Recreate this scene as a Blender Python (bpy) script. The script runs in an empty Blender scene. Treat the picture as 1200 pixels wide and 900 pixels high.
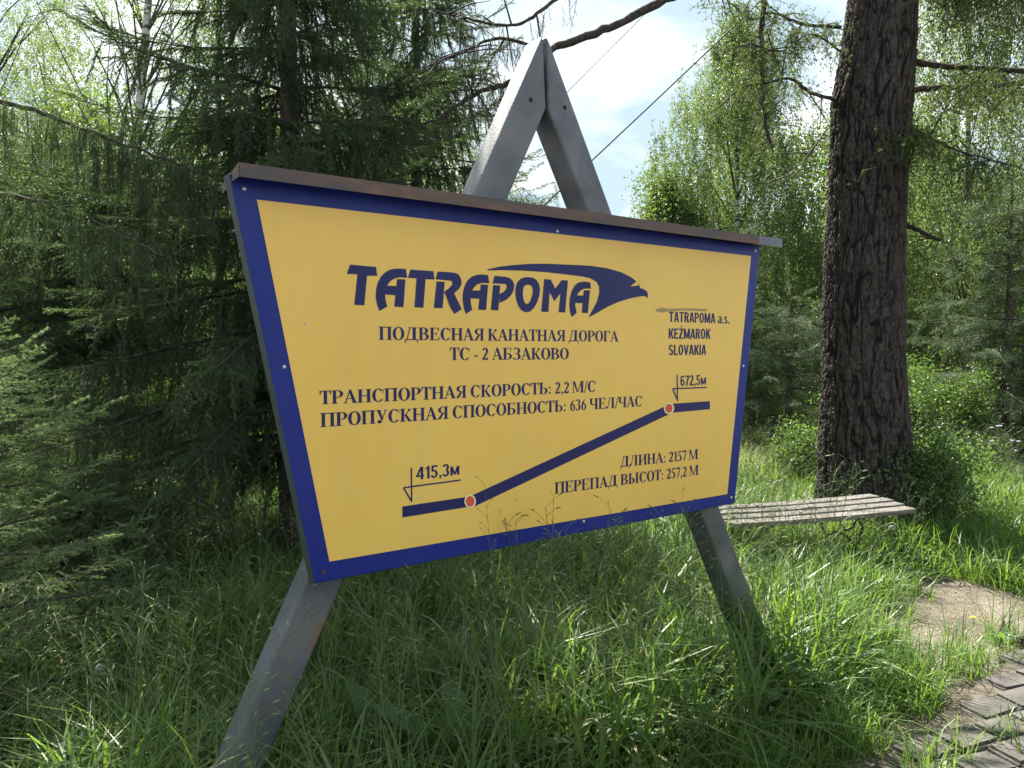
import bpy, bmesh, math, random
import numpy as np
from mathutils import Vector, Matrix

random.seed(7)
rng = np.random.default_rng(11)
SC = bpy.context.scene
COL = SC.collection
R = math.radians
PI = math.pi

# ------------------------------------------------------------------ camera, world, sun, exposure
EYE = 1.60
PITCH = 2.45
FPX = 901.0
cam_d = bpy.data.cameras.new('camera')
cam = bpy.data.objects.new('camera', cam_d)
COL.objects.link(cam)
cam.location = (0, 0, EYE)
cam.rotation_euler = (R(90 - PITCH), 0, 0)
cam_d.sensor_fit = 'HORIZONTAL'
cam_d.sensor_width = 36.0
cam_d.lens = 36.0 * FPX / 1200.0
cam_d.clip_start = 0.05
cam_d.clip_end = 3000
SC.camera = cam

SUN_EL, SUN_AZ = 53.0, -21.0          # azimuth measured from +Y towards +X
world = bpy.data.worlds.new('World')
SC.world = world
world.use_nodes = True
wn, wl = world.node_tree.nodes, world.node_tree.links
wn.clear()
w_out = wn.new('ShaderNodeOutputWorld')
w_bg = wn.new('ShaderNodeBackground')
w_sky = wn.new('ShaderNodeTexSky')
w_sky.sky_type = 'NISHITA'
w_sky.sun_disc = False
w_sky.sun_elevation = R(SUN_EL)
w_sky.sun_rotation = R(SUN_AZ)
w_sky.air_density = 1.0
w_sky.dust_density = 0.6
w_sky.ozone_density = 2.0
w_bg.inputs['Strength'].default_value = 0.12
tc = wn.new('ShaderNodeTexCoord')
sep = wn.new('ShaderNodeSeparateXYZ')
wl.new(tc.outputs['Generated'], sep.inputs[0])
addz = wn.new('ShaderNodeMath'); addz.operation = 'ADD'; addz.inputs[1].default_value = 0.22
mx0 = wn.new('ShaderNodeMath'); mx0.operation = 'MAXIMUM'; mx0.inputs[1].default_value = 0.0
wl.new(sep.outputs['Z'], mx0.inputs[0]); wl.new(mx0.outputs[0], addz.inputs[0])
dx = wn.new('ShaderNodeMath'); dx.operation = 'DIVIDE'
dy = wn.new('ShaderNodeMath'); dy.operation = 'DIVIDE'
wl.new(sep.outputs['X'], dx.inputs[0]); wl.new(addz.outputs[0], dx.inputs[1])
wl.new(sep.outputs['Y'], dy.inputs[0]); wl.new(addz.outputs[0], dy.inputs[1])
cmb = wn.new('ShaderNodeCombineXYZ')
wl.new(dx.outputs[0], cmb.inputs[0]); wl.new(dy.outputs[0], cmb.inputs[1])
cn = wn.new('ShaderNodeTexNoise')
cn.inputs['Scale'].default_value = 1.7
cn.inputs['Detail'].default_value = 8.0
cn.inputs['Roughness'].default_value = 0.52
cn.inputs['Distortion'].default_value = 0.25
wl.new(cmb.outputs[0], cn.inputs['Vector'])
cr = wn.new('ShaderNodeValToRGB')
cr.color_ramp.elements[0].position = 0.45
cr.color_ramp.elements[0].color = (0.10, 0.10, 0.10, 1)
cr.color_ramp.elements[1].position = 0.60
cr.color_ramp.elements[1].color = (0.92, 0.92, 0.92, 1)
wl.new(cn.outputs['Fac'], cr.inputs[0])
cmix = wn.new('ShaderNodeMix'); cmix.data_type = 'RGBA'
wl.new(cr.outputs[0], cmix.inputs[0])
dk = wn.new('ShaderNodeMix'); dk.data_type = 'RGBA'; dk.blend_type = 'DARKEN'; dk.inputs[0].default_value = 1.0
dk.inputs[7].default_value = (1.12, 1.52, 1.82, 1)
wl.new(w_sky.outputs[0], dk.inputs[6])
wl.new(dk.outputs[2], cmix.inputs[6])
cmix.inputs[7].default_value = (2.5, 2.58, 2.65, 1)
wl.new(cmix.outputs[2], w_bg.inputs['Color'])
wl.new(w_bg.outputs[0], w_out.inputs['Surface'])

sun_d = bpy.data.lights.new('sun', 'SUN')
sun_d.energy = 4.7
sun_d.angle = R(0.55)
sun_d.color = (1.0, 0.94, 0.84)
sun = bpy.data.objects.new('sun', sun_d)
COL.objects.link(sun)
to_sun = Vector((math.sin(R(SUN_AZ)) * math.cos(R(SUN_EL)), math.cos(R(SUN_AZ)) * math.cos(R(SUN_EL)), math.sin(R(SUN_EL))))
sun.rotation_euler = to_sun.to_track_quat('Z', 'Y').to_euler()
sun.location = to_sun * 30

SC.view_settings.view_transform = 'Standard'
SC.view_settings.look = 'None'
SC.view_settings.exposure = 2.22
SC.view_settings.gamma = 1.0
SC.render.engine = 'CYCLES'
SC.cycles.max_bounces = 6
SC.cycles.diffuse_bounces = 4
SC.cycles.glossy_bounces = 2
SC.cycles.transmission_bounces = 5
SC.cycles.sample_clamp_indirect = 8
SC.cycles.use_denoising = True

# ------------------------------------------------------------------ helpers
CP, SP = math.cos(R(PITCH)), math.sin(R(PITCH))

def ray(px, py):
    """world direction of a photograph pixel (1200 x 900), with y component 1 along the optical axis"""
    a, b = (px - 600.0) / FPX, (450.0 - py) / FPX
    return Vector((a, CP + b * SP, -SP + b * CP))

def at(px, py, Y):
    """point on that sight line at world distance Y ahead"""
    d = ray(px, py)
    return Vector((0, 0, EYE)) + d * (Y / d.y)

def on_ground(px, py, z=0.0):
    d = ray(px, py)
    return Vector((0, 0, EYE)) + d * ((z - EYE) / d.z)

def tag(o, label=None, cat=None, group=None, kind=None):
    if label: o['label'] = label
    if cat: o['category'] = cat
    if group: o['group'] = group
    if kind: o['kind'] = kind
    return o

def empty(name, loc=(0, 0, 0), rz=0.0):
    o = bpy.data.objects.new(name, None)
    o.empty_display_size = 0.2
    o.location = loc
    o.rotation_euler = (0, 0, rz)
    COL.objects.link(o)
    return o

def link_mesh(name, me, mat=None, parent=None):
    o = bpy.data.objects.new(name, me)
    if mat is not None and len(me.materials) == 0:
        me.materials.append(mat)
    COL.objects.link(o)
    if parent is not None:
        o.parent = parent
    return o

def mesh_from(name, verts, faces, smooth=False, mat=None):
    me = bpy.data.meshes.new(name)
    me.from_pydata([tuple(v) for v in verts], [], [tuple(f) for f in faces])
    me.validate()
    if smooth:
        me.polygons.foreach_set('use_smooth', [True] * len(me.polygons))
    if mat is not None:
        me.materials.append(mat)
    me.update()
    return me

class MB:
    """collects shapes for ONE mesh object"""
    def __init__(s):
        s.v, s.f = [], []
    def add(s, verts, faces):
        n = len(s.v)
        s.v += [tuple(v) for v in verts]
        s.f += [tuple(i + n for i in f) for f in faces]
        return s
    def box(s, c, d, rz=0.0, jit=0.0):
        ca, sa = math.cos(rz), math.sin(rz)
        vs = []
        for z in (-.5, .5):
            for x, y in ((-.5, -.5), (.5, -.5), (.5, .5), (-.5, .5)):
                X, Y, Z = x * d[0], y * d[1], z * d[2]
                vs.append((c[0] + X * ca - Y * sa + random.uniform(-jit, jit), c[1] + X * sa + Y * ca + random.uniform(-jit, jit), c[2] + Z))
        return s.add(vs, [(3, 2, 1, 0), (4, 5, 6, 7), (0, 1, 5, 4), (1, 2, 6, 5), (2, 3, 7, 6), (3, 0, 4, 7)])
    def tube(s, pts, rad, n=6, cap=True):
        pts = [Vector(p) for p in pts]
        m = len(pts)
        if not hasattr(rad, '__len__'):
            rad = [rad] * m
        base = len(s.v)
        up = Vector((0.13, 0.21, 0.97)).normalized()
        for i, p in enumerate(pts):
            t = (pts[min(i + 1, m - 1)] - pts[max(i - 1, 0)])
            if t.length < 1e-9: t = Vector((0, 0, 1))
            t.normalize()
            a = t.cross(up)
            if a.length < 0.15: a = t.cross(Vector((1, 0, 0)))
            a.normalize()
            b = t.cross(a)
            for k in range(n):
                an = 2 * PI * k / n
                s.v.append(tuple(p + (a * math.cos(an) + b * math.sin(an)) * rad[i]))
        for i in range(m - 1):
            for k in range(n):
                k2 = (k + 1) % n
                s.f.append((base + i * n + k, base + i * n + k2, base + (i + 1) * n + k2, base + (i + 1) * n + k))
        if cap:
            s.f.append(tuple(base + k for k in range(n))[::-1])
            s.f.append(tuple(base + (m - 1) * n + k for k in range(n)))
        return s
    def mesh(s, name, mat=None, smooth=False):
        return mesh_from(name, s.v, s.f, smooth, mat)
    def build(s, name, mat, parent=None, smooth=False):
        return link_mesh(name, s.mesh(name, mat, smooth), None, parent)

def bevel(o, w, seg=2):
    m = o.modifiers.new('bevel', 'BEVEL'); m.width = w; m.segments = seg; m.limit_method = 'ANGLE'; m.angle_limit = R(35)
    return o

def _h(i, j, k, seed):
    n = (i * 374761393 + j * 668265263 + k * 2147483647 + seed * 1274126177) & 0xFFFFFFFF
    n = ((n ^ (n >> 13)) * 1274126177) & 0xFFFFFFFF
    n = n ^ (n >> 16)
    return (n & 0xFFFF) / 65535.0

def vnoise(x, y, z, seed=0):
    x, y, z = np.asarray(x, float), np.asarray(y, float), np.asarray(z, float)
    i, j, k = np.floor(x).astype(np.int64), np.floor(y).astype(np.int64), np.floor(z).astype(np.int64)
    u, v, w = x - i, y - j, z - k
    u, v, w = u * u * (3 - 2 * u), v * v * (3 - 2 * v), w * w * (3 - 2 * w)
    def g(a, b, c): return _h(i + a, j + b, k + c, seed)
    x0 = g(0, 0, 0) * (1 - u) + g(1, 0, 0) * u
    x1 = g(0, 1, 0) * (1 - u) + g(1, 1, 0) * u
    x2 = g(0, 0, 1) * (1 - u) + g(1, 0, 1) * u
    x3 = g(0, 1, 1) * (1 - u) + g(1, 1, 1) * u
    return (x0 * (1 - v) + x1 * v) * (1 - w) + (x2 * (1 - v) + x3 * v) * w

# ------------------------------------------------------------------ materials
def new_mat(name):
    m = bpy.data.materials.new(name)
    m.use_nodes = True
    nt = m.node_tree
    return m, nt.nodes, nt.links, nt.nodes['Principled BSDF']

def rgba(c): return (c[0], c[1], c[2], 1.0)

def noise_mat(name, c1, c2, scale=8.0, rough=0.7, detail=6.0, bump=0.0, bscale=40.0, metallic=0.0, stretch=(1, 1, 1), spec=0.4, ramp=(0.35, 0.65), c3=None, coat=0.0):
    m, n, l, p = new_mat(name)
    tcn = n.new('ShaderNodeTexCoord')
    mp = n.new('ShaderNodeMapping'); mp.inputs['Scale'].default_value = stretch
    l.new(tcn.outputs['Object'], mp.inputs[0])
    t = n.new('ShaderNodeTexNoise'); t.inputs['Scale'].default_value = scale; t.inputs['Detail'].default_value = detail
    l.new(mp.outputs[0], t.inputs['Vector'])
    r = n.new('ShaderNodeValToRGB')
    r.color_ramp.elements[0].position = ramp[0]; r.color_ramp.elements[0].color = rgba(c1)
    r.color_ramp.elements[1].position = ramp[1]; r.color_ramp.elements[1].color = rgba(c2)
    if c3:
        e = r.color_ramp.elements.new(min(0.98, ramp[1] + 0.12)); e.color = rgba(c3)
    l.new(t.outputs['Fac'], r.inputs[0])
    l.new(r.outputs[0], p.inputs['Base Color'])
    p.inputs['Roughness'].default_value = rough
    p.inputs['Metallic'].default_value = metallic
    p.inputs['Specular IOR Level'].default_value = spec
    p.inputs['Coat Weight'].default_value = coat
    if bump > 0:
        t2 = n.new('ShaderNodeTexNoise'); t2.inputs['Scale'].default_value = bscale; t2.inputs['Detail'].default_value = 5
        l.new(mp.outputs[0], t2.inputs['Vector'])
        b = n.new('ShaderNodeBump'); b.inputs['Strength'].default_value = bump; b.inputs['Distance'].default_value = 0.02
        l.new(t2.outputs['Fac'], b.inputs['Height'])
        l.new(b.outputs[0], p.inputs['Normal'])
    return m

def leaf_mat(name, ca, cb, trans=0.45, tcol=None, rough=0.45, vein=None):
    """leaf: reflects and lets light through; colour differs from leaf to leaf and spray to spray"""
    m, n, l, p = new_mat(name)
    oi = n.new('ShaderNodeObjectInfo')
    ge = n.new('ShaderNodeNewGeometry')
    ad = n.new('ShaderNodeMath'); ad.operation = 'ADD'
    l.new(oi.outputs['Random'], ad.inputs[0]); l.new(ge.outputs['Random Per Island'], ad.inputs[1])
    hv = n.new('ShaderNodeMath'); hv.operation = 'MULTIPLY'; hv.inputs[1].default_value = 0.5
    l.new(ad.outputs[0], hv.inputs[0])
    mx = n.new('ShaderNodeMix'); mx.data_type = 'RGBA'
    mx.inputs[6].default_value = rgba(ca); mx.inputs[7].default_value = rgba(cb)
    l.new(hv.outputs[0], mx.inputs[0])
    l.new(mx.outputs[2], p.inputs['Base Color'])
    p.inputs['Roughness'].default_value = rough
    p.inputs['Specular IOR Level'].default_value = 0.35
    tr = n.new('ShaderNodeBsdfTranslucent')
    k = n.new('ShaderNodeMix'); k.data_type = 'RGBA'; k.blend_type = 'MULTIPLY'; k.inputs[0].default_value = 1.0
    l.new(mx.outputs[2], k.inputs[6]); k.inputs[7].default_value = rgba(tcol or (1.9, 1.75, 0.8))
    l.new(k.outputs[2], tr.inputs[0])
    ms = n.new('ShaderNodeMixShader'); ms.inputs[0].default_value = trans
    l.new(p.outputs[0], ms.inputs[1]); l.new(tr.outputs[0], ms.inputs[2])
    l.new(ms.outputs[0], n['Material Output'].inputs['Surface'])
    return m

M = {}
M['soil'] = noise_mat('soil', (0.060, 0.048, 0.036), (0.14, 0.118, 0.095), 3.2, 0.95, 9, 0.9, 50, c3=(0.19, 0.165, 0.138))
M['grass'] = leaf_mat('grass_blade', (0.056, 0.122, 0.034), (0.130, 0.200, 0.056), 0.48, (1.75, 1.75, 0.7), 0.42)
M['grass_far'] = leaf_mat('meadow_grass', (0.13, 0.20, 0.05), (0.25, 0.28, 0.11), 0.42, (1.6, 1.6, 0.7), 0.5)
M['dry'] = leaf_mat('dry_grass', (0.30, 0.27, 0.13), (0.36, 0.33, 0.20), 0.35, (1.1, 1.05, 0.8), 0.6)
M['seed'] = leaf_mat('grass_seed', (0.10, 0.17, 0.06), (0.20, 0.24, 0.11), 0.4, (1.3, 1.2, 0.8), 0.6)
M['weed'] = leaf_mat('weed_leaf', (0.06, 0.125, 0.045), (0.11, 0.175, 0.065), 0.45, (1.5, 1.6, 0.75), 0.45)
M['spruce'] = leaf_mat('spruce_needle', (0.044, 0.080, 0.048), (0.092, 0.132, 0.068), 0.38, (1.5, 1.7, 0.6), 0.42)
M['spruce_young'] = leaf_mat('young_spruce_needle', (0.11, 0.175, 0.085), (0.19, 0.245, 0.12), 0.42, (1.35, 1.45, 0.9), 0.5)
M['spruce_far'] = leaf_mat('far_spruce_needle', (0.036, 0.064, 0.036), (0.075, 0.108, 0.052), 0.3, (1.5, 1.6, 0.8), 0.55)
M['birch'] = leaf_mat('birch_leaf', (0.065, 0.120, 0.038), (0.125, 0.175, 0.06), 0.48, (1.6, 1.6, 0.8), 0.4)
M['birch_pale'] = leaf_mat('pale_birch_leaf', (0.08, 0.135, 0.055), (0.135, 0.18, 0.08), 0.48, (1.5, 1.5, 0.85), 0.45)
M['bush'] = leaf_mat('bush_leaf', (0.055, 0.115, 0.035), (0.11, 0.165, 0.055), 0.42, (1.6, 1.6, 0.8), 0.42)
M['larch'] = leaf_mat('larch_needle', (0.075, 0.125, 0.045), (0.12, 0.165, 0.06), 0.4, (1.6, 1.6, 0.7), 0.5)
M['twig'] = noise_mat('twig_bark', (0.030, 0.026, 0.018), (0.075, 0.062, 0.045), 30, 0.9)
M['bark_spruce'] = noise_mat('spruce_bark', (0.05, 0.038, 0.03), (0.14, 0.11, 0.09), 25, 0.95, bump=0.5, bscale=60)

def birch_bark():
    m, n, l, p = new_mat('birch_bark')
    tcn = n.new('ShaderNodeTexCoord')
    mp = n.new('ShaderNodeMapping'); mp.inputs['Scale'].default_value = (3, 3, 13)
    l.new(tcn.outputs['Object'], mp.inputs[0])
    t = n.new('ShaderNodeTexNoise'); t.inputs['Scale'].default_value = 1.5; t.inputs['Detail'].default_value = 4
    l.new(mp.outputs[0], t.inputs['Vector'])
    r = n.new('ShaderNodeValToRGB')
    r.color_ramp.elements[0].position = 0.43; r.color_ramp.elements[0].color = (0.06, 0.05, 0.045, 1)
    r.color_ramp.elements[1].position = 0.53; r.color_ramp.elements[1].color = (0.50, 0.48, 0.44, 1)
    l.new(t.outputs['Fac'], r.inputs[0]); l.new(r.outputs[0], p.inputs['Base Color'])
    p.inputs['Roughness'].default_value = 0.8
    return m
M['bark_birch'] = birch_bark()

def larch_bark():
    m, n, l, p = new_mat('larch_bark')
    at_ = n.new('ShaderNodeAttribute'); at_.attribute_name = 'ridge'
    r = n.new('ShaderNodeValToRGB')
    r.color_ramp.elements[0].position = 0.12; r.color_ramp.elements[0].color = (0.012, 0.010, 0.009, 1)
    r.color_ramp.elements[1].position = 0.8; r.color_ramp.elements[1].color = (0.062, 0.053, 0.048, 1)
    l.new(at_.outputs['Fac'], r.inputs[0])
    tcn = n.new('ShaderNodeTexCoord')
    mp = n.new('ShaderNodeMapping'); mp.inputs['Scale'].default_value = (14, 14, 5)
    l.new(tcn.outputs['Object'], mp.inputs[0])
    t = n.new('ShaderNodeTexNoise'); t.inputs['Scale'].default_value = 2.2; t.inputs['Detail'].default_value = 8; t.inputs['Roughness'].default_value = 0.65
    l.new(mp.outputs[0], t.inputs['Vector'])
    r2 = n.new('ShaderNodeValToRGB')
    r2.color_ramp.elements[0].position = 0.3; r2.color_ramp.elements[0].color = (0.5, 0.45, 0.42, 1)
    r2.color_ramp.elements[1].position = 0.72; r2.color_ramp.elements[1].color = (1.6, 1.6, 1.6, 1)
    l.new(t.outputs['Fac'], r2.inputs[0])
    mx = n.new('ShaderNodeMix'); mx.data_type = 'RGBA'; mx.blend_type = 'MULTIPLY'; mx.inputs[0].default_value = 1
    l.new(r.outputs[0], mx.inputs[6]); l.new(r2.outputs[0], mx.inputs[7])
    l.new(mx.outputs[2], p.inputs['Base Color'])
    p.inputs['Roughness'].default_value = 0.95
    p.inputs['Specular IOR Level'].default_value = 0.2
    t3 = n.new('ShaderNodeTexNoise'); t3.inputs['Scale'].default_value = 9; t3.inputs['Detail'].default_value = 8
    l.new(mp.outputs[0], t3.inputs['Vector'])
    b = n.new('ShaderNodeBump'); b.inputs['Strength'].default_value = 0.9; b.inputs['Distance'].default_value = 0.012
    l.new(t3.outputs['Fac'], b.inputs['Height']); l.new(b.outputs[0], p.inputs['Normal'])
    return m
M['bark_larch'] = larch_bark()
M['limb'] = noise_mat('limb_bark', (0.025, 0.02, 0.018), (0.07, 0.055, 0.048), 35, 0.95, bump=0.6, bscale=50)

M['yellow'] = noise_mat('yellow_sign_film', (0.78, 0.49, 0.092), (0.83, 0.535, 0.105), 1.6, 0.33, 4, 0.0, spec=0.5)
def weather(m, amt=.10, dirt=(0.30, 0.24, 0.13)):
    n, l = m.node_tree.nodes, m.node_tree.links
    p = n['Principled BSDF']; src = p.inputs['Base Color'].links[0].from_socket
    tcn = n.new('ShaderNodeTexCoord'); mp = n.new('ShaderNodeMapping'); mp.inputs['Scale'].default_value = (9, 1, 1.3)
    l.new(tcn.outputs['Object'], mp.inputs[0])
    t = n.new('ShaderNodeTexNoise'); t.inputs['Scale'].default_value = 1.3; t.inputs['Detail'].default_value = 6
    l.new(mp.outputs[0], t.inputs['Vector'])
    t2 = n.new('ShaderNodeTexNoise'); t2.inputs['Scale'].default_value = 3.1; t2.inputs['Detail'].default_value = 7
    l.new(tcn.outputs['Object'], t2.inputs['Vector'])
    mu = n.new('ShaderNodeMath'); mu.operation = 'MULTIPLY'; l.new(t.outputs['Fac'], mu.inputs[0]); l.new(t2.outputs['Fac'], mu.inputs[1])
    mr = n.new('ShaderNodeMapRange'); mr.inputs['From Min'].default_value = .20; mr.inputs['From Max'].default_value = .42; mr.inputs['To Max'].default_value = amt
    l.new(mu.outputs[0], mr.inputs['Value'])
    mx = n.new('ShaderNodeMix'); mx.data_type = 'RGBA'; mx.inputs[7].default_value = rgba(dirt)
    l.new(mr.outputs[0], mx.inputs[0]); l.new(src, mx.inputs[6]); l.new(mx.outputs[2], p.inputs['Base Color'])
    r = n.new('ShaderNodeMapRange'); r.inputs['To Min'].default_value = .26; r.inputs['To Max'].default_value = .50
    l.new(t2.outputs['Fac'], r.inputs['Value']); l.new(r.outputs[0], p.inputs['Roughness'])
    t3 = n.new('ShaderNodeTexNoise'); t3.inputs['Scale'].default_value = 2.2; t3.inputs['Detail'].default_value = 2
    l.new(tcn.outputs['Object'], t3.inputs['Vector'])
    b = n.new('ShaderNodeBump'); b.inputs['Strength'].default_value = .35; b.inputs['Distance'].default_value = .012
    l.new(t3.outputs['Fac'], b.inputs['Height']); l.new(b.outputs[0], p.inputs['Normal'])
weather(M['yellow'])
M['blue'] = noise_mat('blue_sign_film', (0.002, 0.014, 0.17), (0.003, 0.018, 0.20), 2.0, 0.28, 4, spec=0.32)
weather(M['blue'], .06, (0.10, 0.11, 0.16))
M['ink'] = noise_mat('dark_blue_print', (0.006, 0.010, 0.085), (0.008, 0.012, 0.10), 5.0, 0.38, 3, spec=0.35)
M['red'] = noise_mat('red_print', (0.60, 0.07, 0.03), (0.68, 0.09, 0.04), 9.0, 0.45)
M['cream'] = noise_mat('cream_print', (0.78, 0.66, 0.40), (0.80, 0.68, 0.42), 9.0, 0.45)
M['smudge'] = noise_mat('tape_residue', (0.30, 0.23, 0.11), (0.42, 0.31, 0.12), 60.0, 0.8, stretch=(1, 1, 4))
M['edge'] = noise_mat('green_grey_edge', (0.025, 0.045, 0.048), (0.04, 0.065, 0.065), 6.0, 0.6)
M['back'] = noise_mat('back_board', (0.16, 0.14, 0.12), (0.22, 0.19, 0.16), 6.0, 0.8)
M['screw'] = noise_mat('screw_steel', (0.45, 0.45, 0.45), (0.6, 0.6, 0.6), 30, 0.35, metallic=0.9)
M['rust_screw'] = noise_mat('rusty_screw', (0.05, 0.03, 0.02), (0.12, 0.06, 0.03), 40, 0.8)
M['hole'] = noise_mat('hole_shade', (0.008, 0.008, 0.008), (0.012, 0.012, 0.012), 10, 0.9)  # near-black colour stands for the shade inside the bolt holes
M['galv'] = noise_mat('galvanised_steel', (0.085, 0.092, 0.105), (0.165, 0.172, 0.19), 9, 0.5, 9, 0.2, 160, metallic=0.35, ramp=(0.3, 0.7), spec=0.5)
M['galv_rust'] = noise_mat('weathered_lower_steel', (0.085, 0.092, 0.105), (0.155, 0.16, 0.17), 4.5, 0.6, 9, 0.12, 120, metallic=0.3, ramp=(0.3, 0.62), c3=(0.22, 0.15, 0.10), spec=0.45)
M['cap'] = noise_mat('rusted_cap', (0.085, 0.075, 0.075), (0.14, 0.085, 0.068), 7, 0.6, 9, 0.2, 90, metallic=0.3, stretch=(1, 1, 3.0), ramp=(0.38, 0.62), c3=(0.17, 0.12, 0.095))
M['cap_end'] = noise_mat('grey_cap_end', (0.13, 0.14, 0.17), (0.18, 0.19, 0.22), 12, 0.6, metallic=0.3)
M['iron'] = noise_mat('black_iron', (0.02, 0.018, 0.016), (0.06, 0.04, 0.03), 20, 0.7)
M['cable'] = noise_mat('cable_rubber', (0.03, 0.03, 0.032), (0.05, 0.05, 0.05), 5, 0.7)
M['stone'] = noise_mat('paving_stone', (0.045, 0.040, 0.037), (0.11, 0.100, 0.092), 7, 0.92, 9, 0.5, 140, ramp=(0.3, 0.7))
M['joint'] = noise_mat('joint_soil', (0.035, 0.03, 0.022), (0.10, 0.082, 0.062), 20, 0.95, 9, 0.6, 120)
M['plank'] = noise_mat('weathered_wood', (0.075, 0.066, 0.058), (0.27, 0.255, 0.235), 5, 0.9, 9, 0.8, 40, stretch=(1.2, 14, 14), ramp=(0.3, 0.68))
M['plank_red'] = noise_mat('weathered_wood_reddish_end', (0.09, 0.06, 0.05), (0.26, 0.24, 0.22), 4, 0.9, 9, 0.8, 40, stretch=(1.0, 14, 14), ramp=(0.3, 0.6))
M['petal'] = leaf_mat('dandelion_petal', (0.75, 0.48, 0.02), (0.8, 0.55, 0.03), 0.3, (1.1, 1.0, 0.6))
M['fluff'] = leaf_mat('dandelion_fluff', (0.28, 0.28, 0.25), (0.38, 0.38, 0.34), 0.5, (1.1, 1.1, 1.1))
M['pink'] = leaf_mat('pink_blossom', (0.55, 0.30, 0.38), (0.62, 0.40, 0.45), 0.4, (1.1, 1.0, 1.0))
M['lilac'] = leaf_mat('lilac_blossom', (0.45, 0.38, 0.65), (0.55, 0.48, 0.7), 0.4, (1.1, 1.0, 1.1))

# ------------------------------------------------------------------ scatter of real leaf geometry
def euler_from(zdir, roll=None):
    """euler angles turning local +Z to zdir, with a random or given roll; vectorised"""
    z = np.asarray(zdir, float)
    z = z / np.linalg.norm(z, axis=1, keepdims=True)
    ref = np.tile(np.array([0.0, 0.0, 1.0]), (len(z), 1))
    ref[np.abs(z[:, 2]) > 0.93] = (1.0, 0, 0)
    x = np.cross(ref, z); x /= np.linalg.norm(x, axis=1, keepdims=True)
    y = np.cross(z, x)
    if roll is None:
        roll = rng.uniform(0, 2 * PI, len(z))
    c, s = np.cos(roll)[:, None], np.sin(roll)[:, None]
    x, y = x * c + y * s, -x * s + y * c
    ey = np.arcsin(np.clip(-x[:, 2], -1, 1))
    ex = np.arctan2(y[:, 2], z[:, 2])
    ez = np.arctan2(x[:, 1], x[:, 0])
    return np.stack([ex, ey, ez], 1)

_groups = {}
def scatter_group(sources):
    key = tuple(o.name for o in sources)
    if key in _groups: return _groups[key]
    ng = bpy.data.node_groups.new('scatter', 'GeometryNodeTree')
    ng.interface.new_socket('Geometry', in_out='INPUT', socket_type='NodeSocketGeometry')
    ng.interface.new_socket('Geometry', in_out='OUTPUT', socket_type='NodeSocketGeometry')
    N, L = ng.nodes, ng.links
    gi, go = N.new('NodeGroupInput'), N.new('NodeGroupOutput')
    jn = N.new('GeometryNodeJoinGeometry')
    for s in sources:
        oi = N.new('GeometryNodeObjectInfo')
        oi.inputs['Object'].default_value = s
        g2 = N.new('GeometryNodeGeometryToInstance')
        L.new(oi.outputs['Geometry'], g2.inputs[0])
        L.new(g2.outputs[0], jn.inputs[0])
    ip = N.new('GeometryNodeInstanceOnPoints')
    L.new(gi.outputs[0], ip.inputs['Points'])
    L.new(jn.outputs[0], ip.inputs['Instance'])
    ip.inputs['Pick Instance'].default_value = True
    def attr(nm, ty):
        a = N.new('GeometryNodeInputNamedAttribute'); a.data_type = ty; a.inputs['Name'].default_value = nm
        return next(o for o in a.outputs if o.enabled and o.name == 'Attribute')
    L.new(attr('idx', 'INT'), ip.inputs['Instance Index'])
    er = N.new('FunctionNodeEulerToRotation')
    L.new(attr('rot', 'FLOAT_VECTOR'), er.inputs[0])
    L.new(er.outputs[0], ip.inputs['Rotation'])
    L.new(attr('scl', 'FLOAT_VECTOR'), ip.inputs['Scale'])
    L.new(ip.outputs[0], go.inputs[0])
    _groups[key] = ng
    return ng

def scatter(name, pts, rot, scl, sources, mat, parent=None, idx=None, kind='stuff'):
    pts = np.asarray(pts, float); n = len(pts)
    me = bpy.data.meshes.new(name)
    me.vertices.add(n)
    me.vertices.foreach_set('co', pts.astype(np.float32).ravel())
    a = me.attributes.new('rot', 'FLOAT_VECTOR', 'POINT'); a.data.foreach_set('vector', np.asarray(rot, np.float32).ravel())
    scl = np.asarray(scl, float)
    if scl.ndim == 1: scl = np.repeat(scl[:, None], 3, 1)
    a = me.attributes.new('scl', 'FLOAT_VECTOR', 'POINT'); a.data.foreach_set('vector', scl.astype(np.float32).ravel())
    if idx is None: idx = rng.integers(0, len(sources), n)
    a = me.attributes.new('idx', 'INT', 'POINT'); a.data.foreach_set('value', np.asarray(idx, np.int32))
    me.materials.append(mat)
    o = link_mesh(name, me, None, parent)
    md = o.modifiers.new('scatter', 'NODES'); md.node_group = scatter_group(sources)
    if kind: o['kind'] = kind
    return o

def source(name, parts):
    """a piece of foliage used by the scatters; parts = [(verts, faces, material)]; never linked to the scene"""
    vs, fs, mi, mats = [], [], [], []
    for v, f, m in parts:
        n = len(vs); vs += [tuple(q) for q in v]; fs += [tuple(i + n for i in q) for q in f]
        if m not in mats: mats.append(m)
        mi += [mats.index(m)] * len(f)
    me = bpy.data.meshes.new(name)
    me.from_pydata(vs, [], fs)
    for m in mats: me.materials.append(m)
    me.polygons.foreach_set('material_index', mi)
    me.update()
    return bpy.data.objects.new(name, me)

def perp(d):
    a = d.cross(Vector((0, 0, 1)))
    if a.length < 0.1: a = d.cross(Vector((1, 0, 0)))
    a.normalize()
    return a, d.cross(a).normalized()

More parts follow.
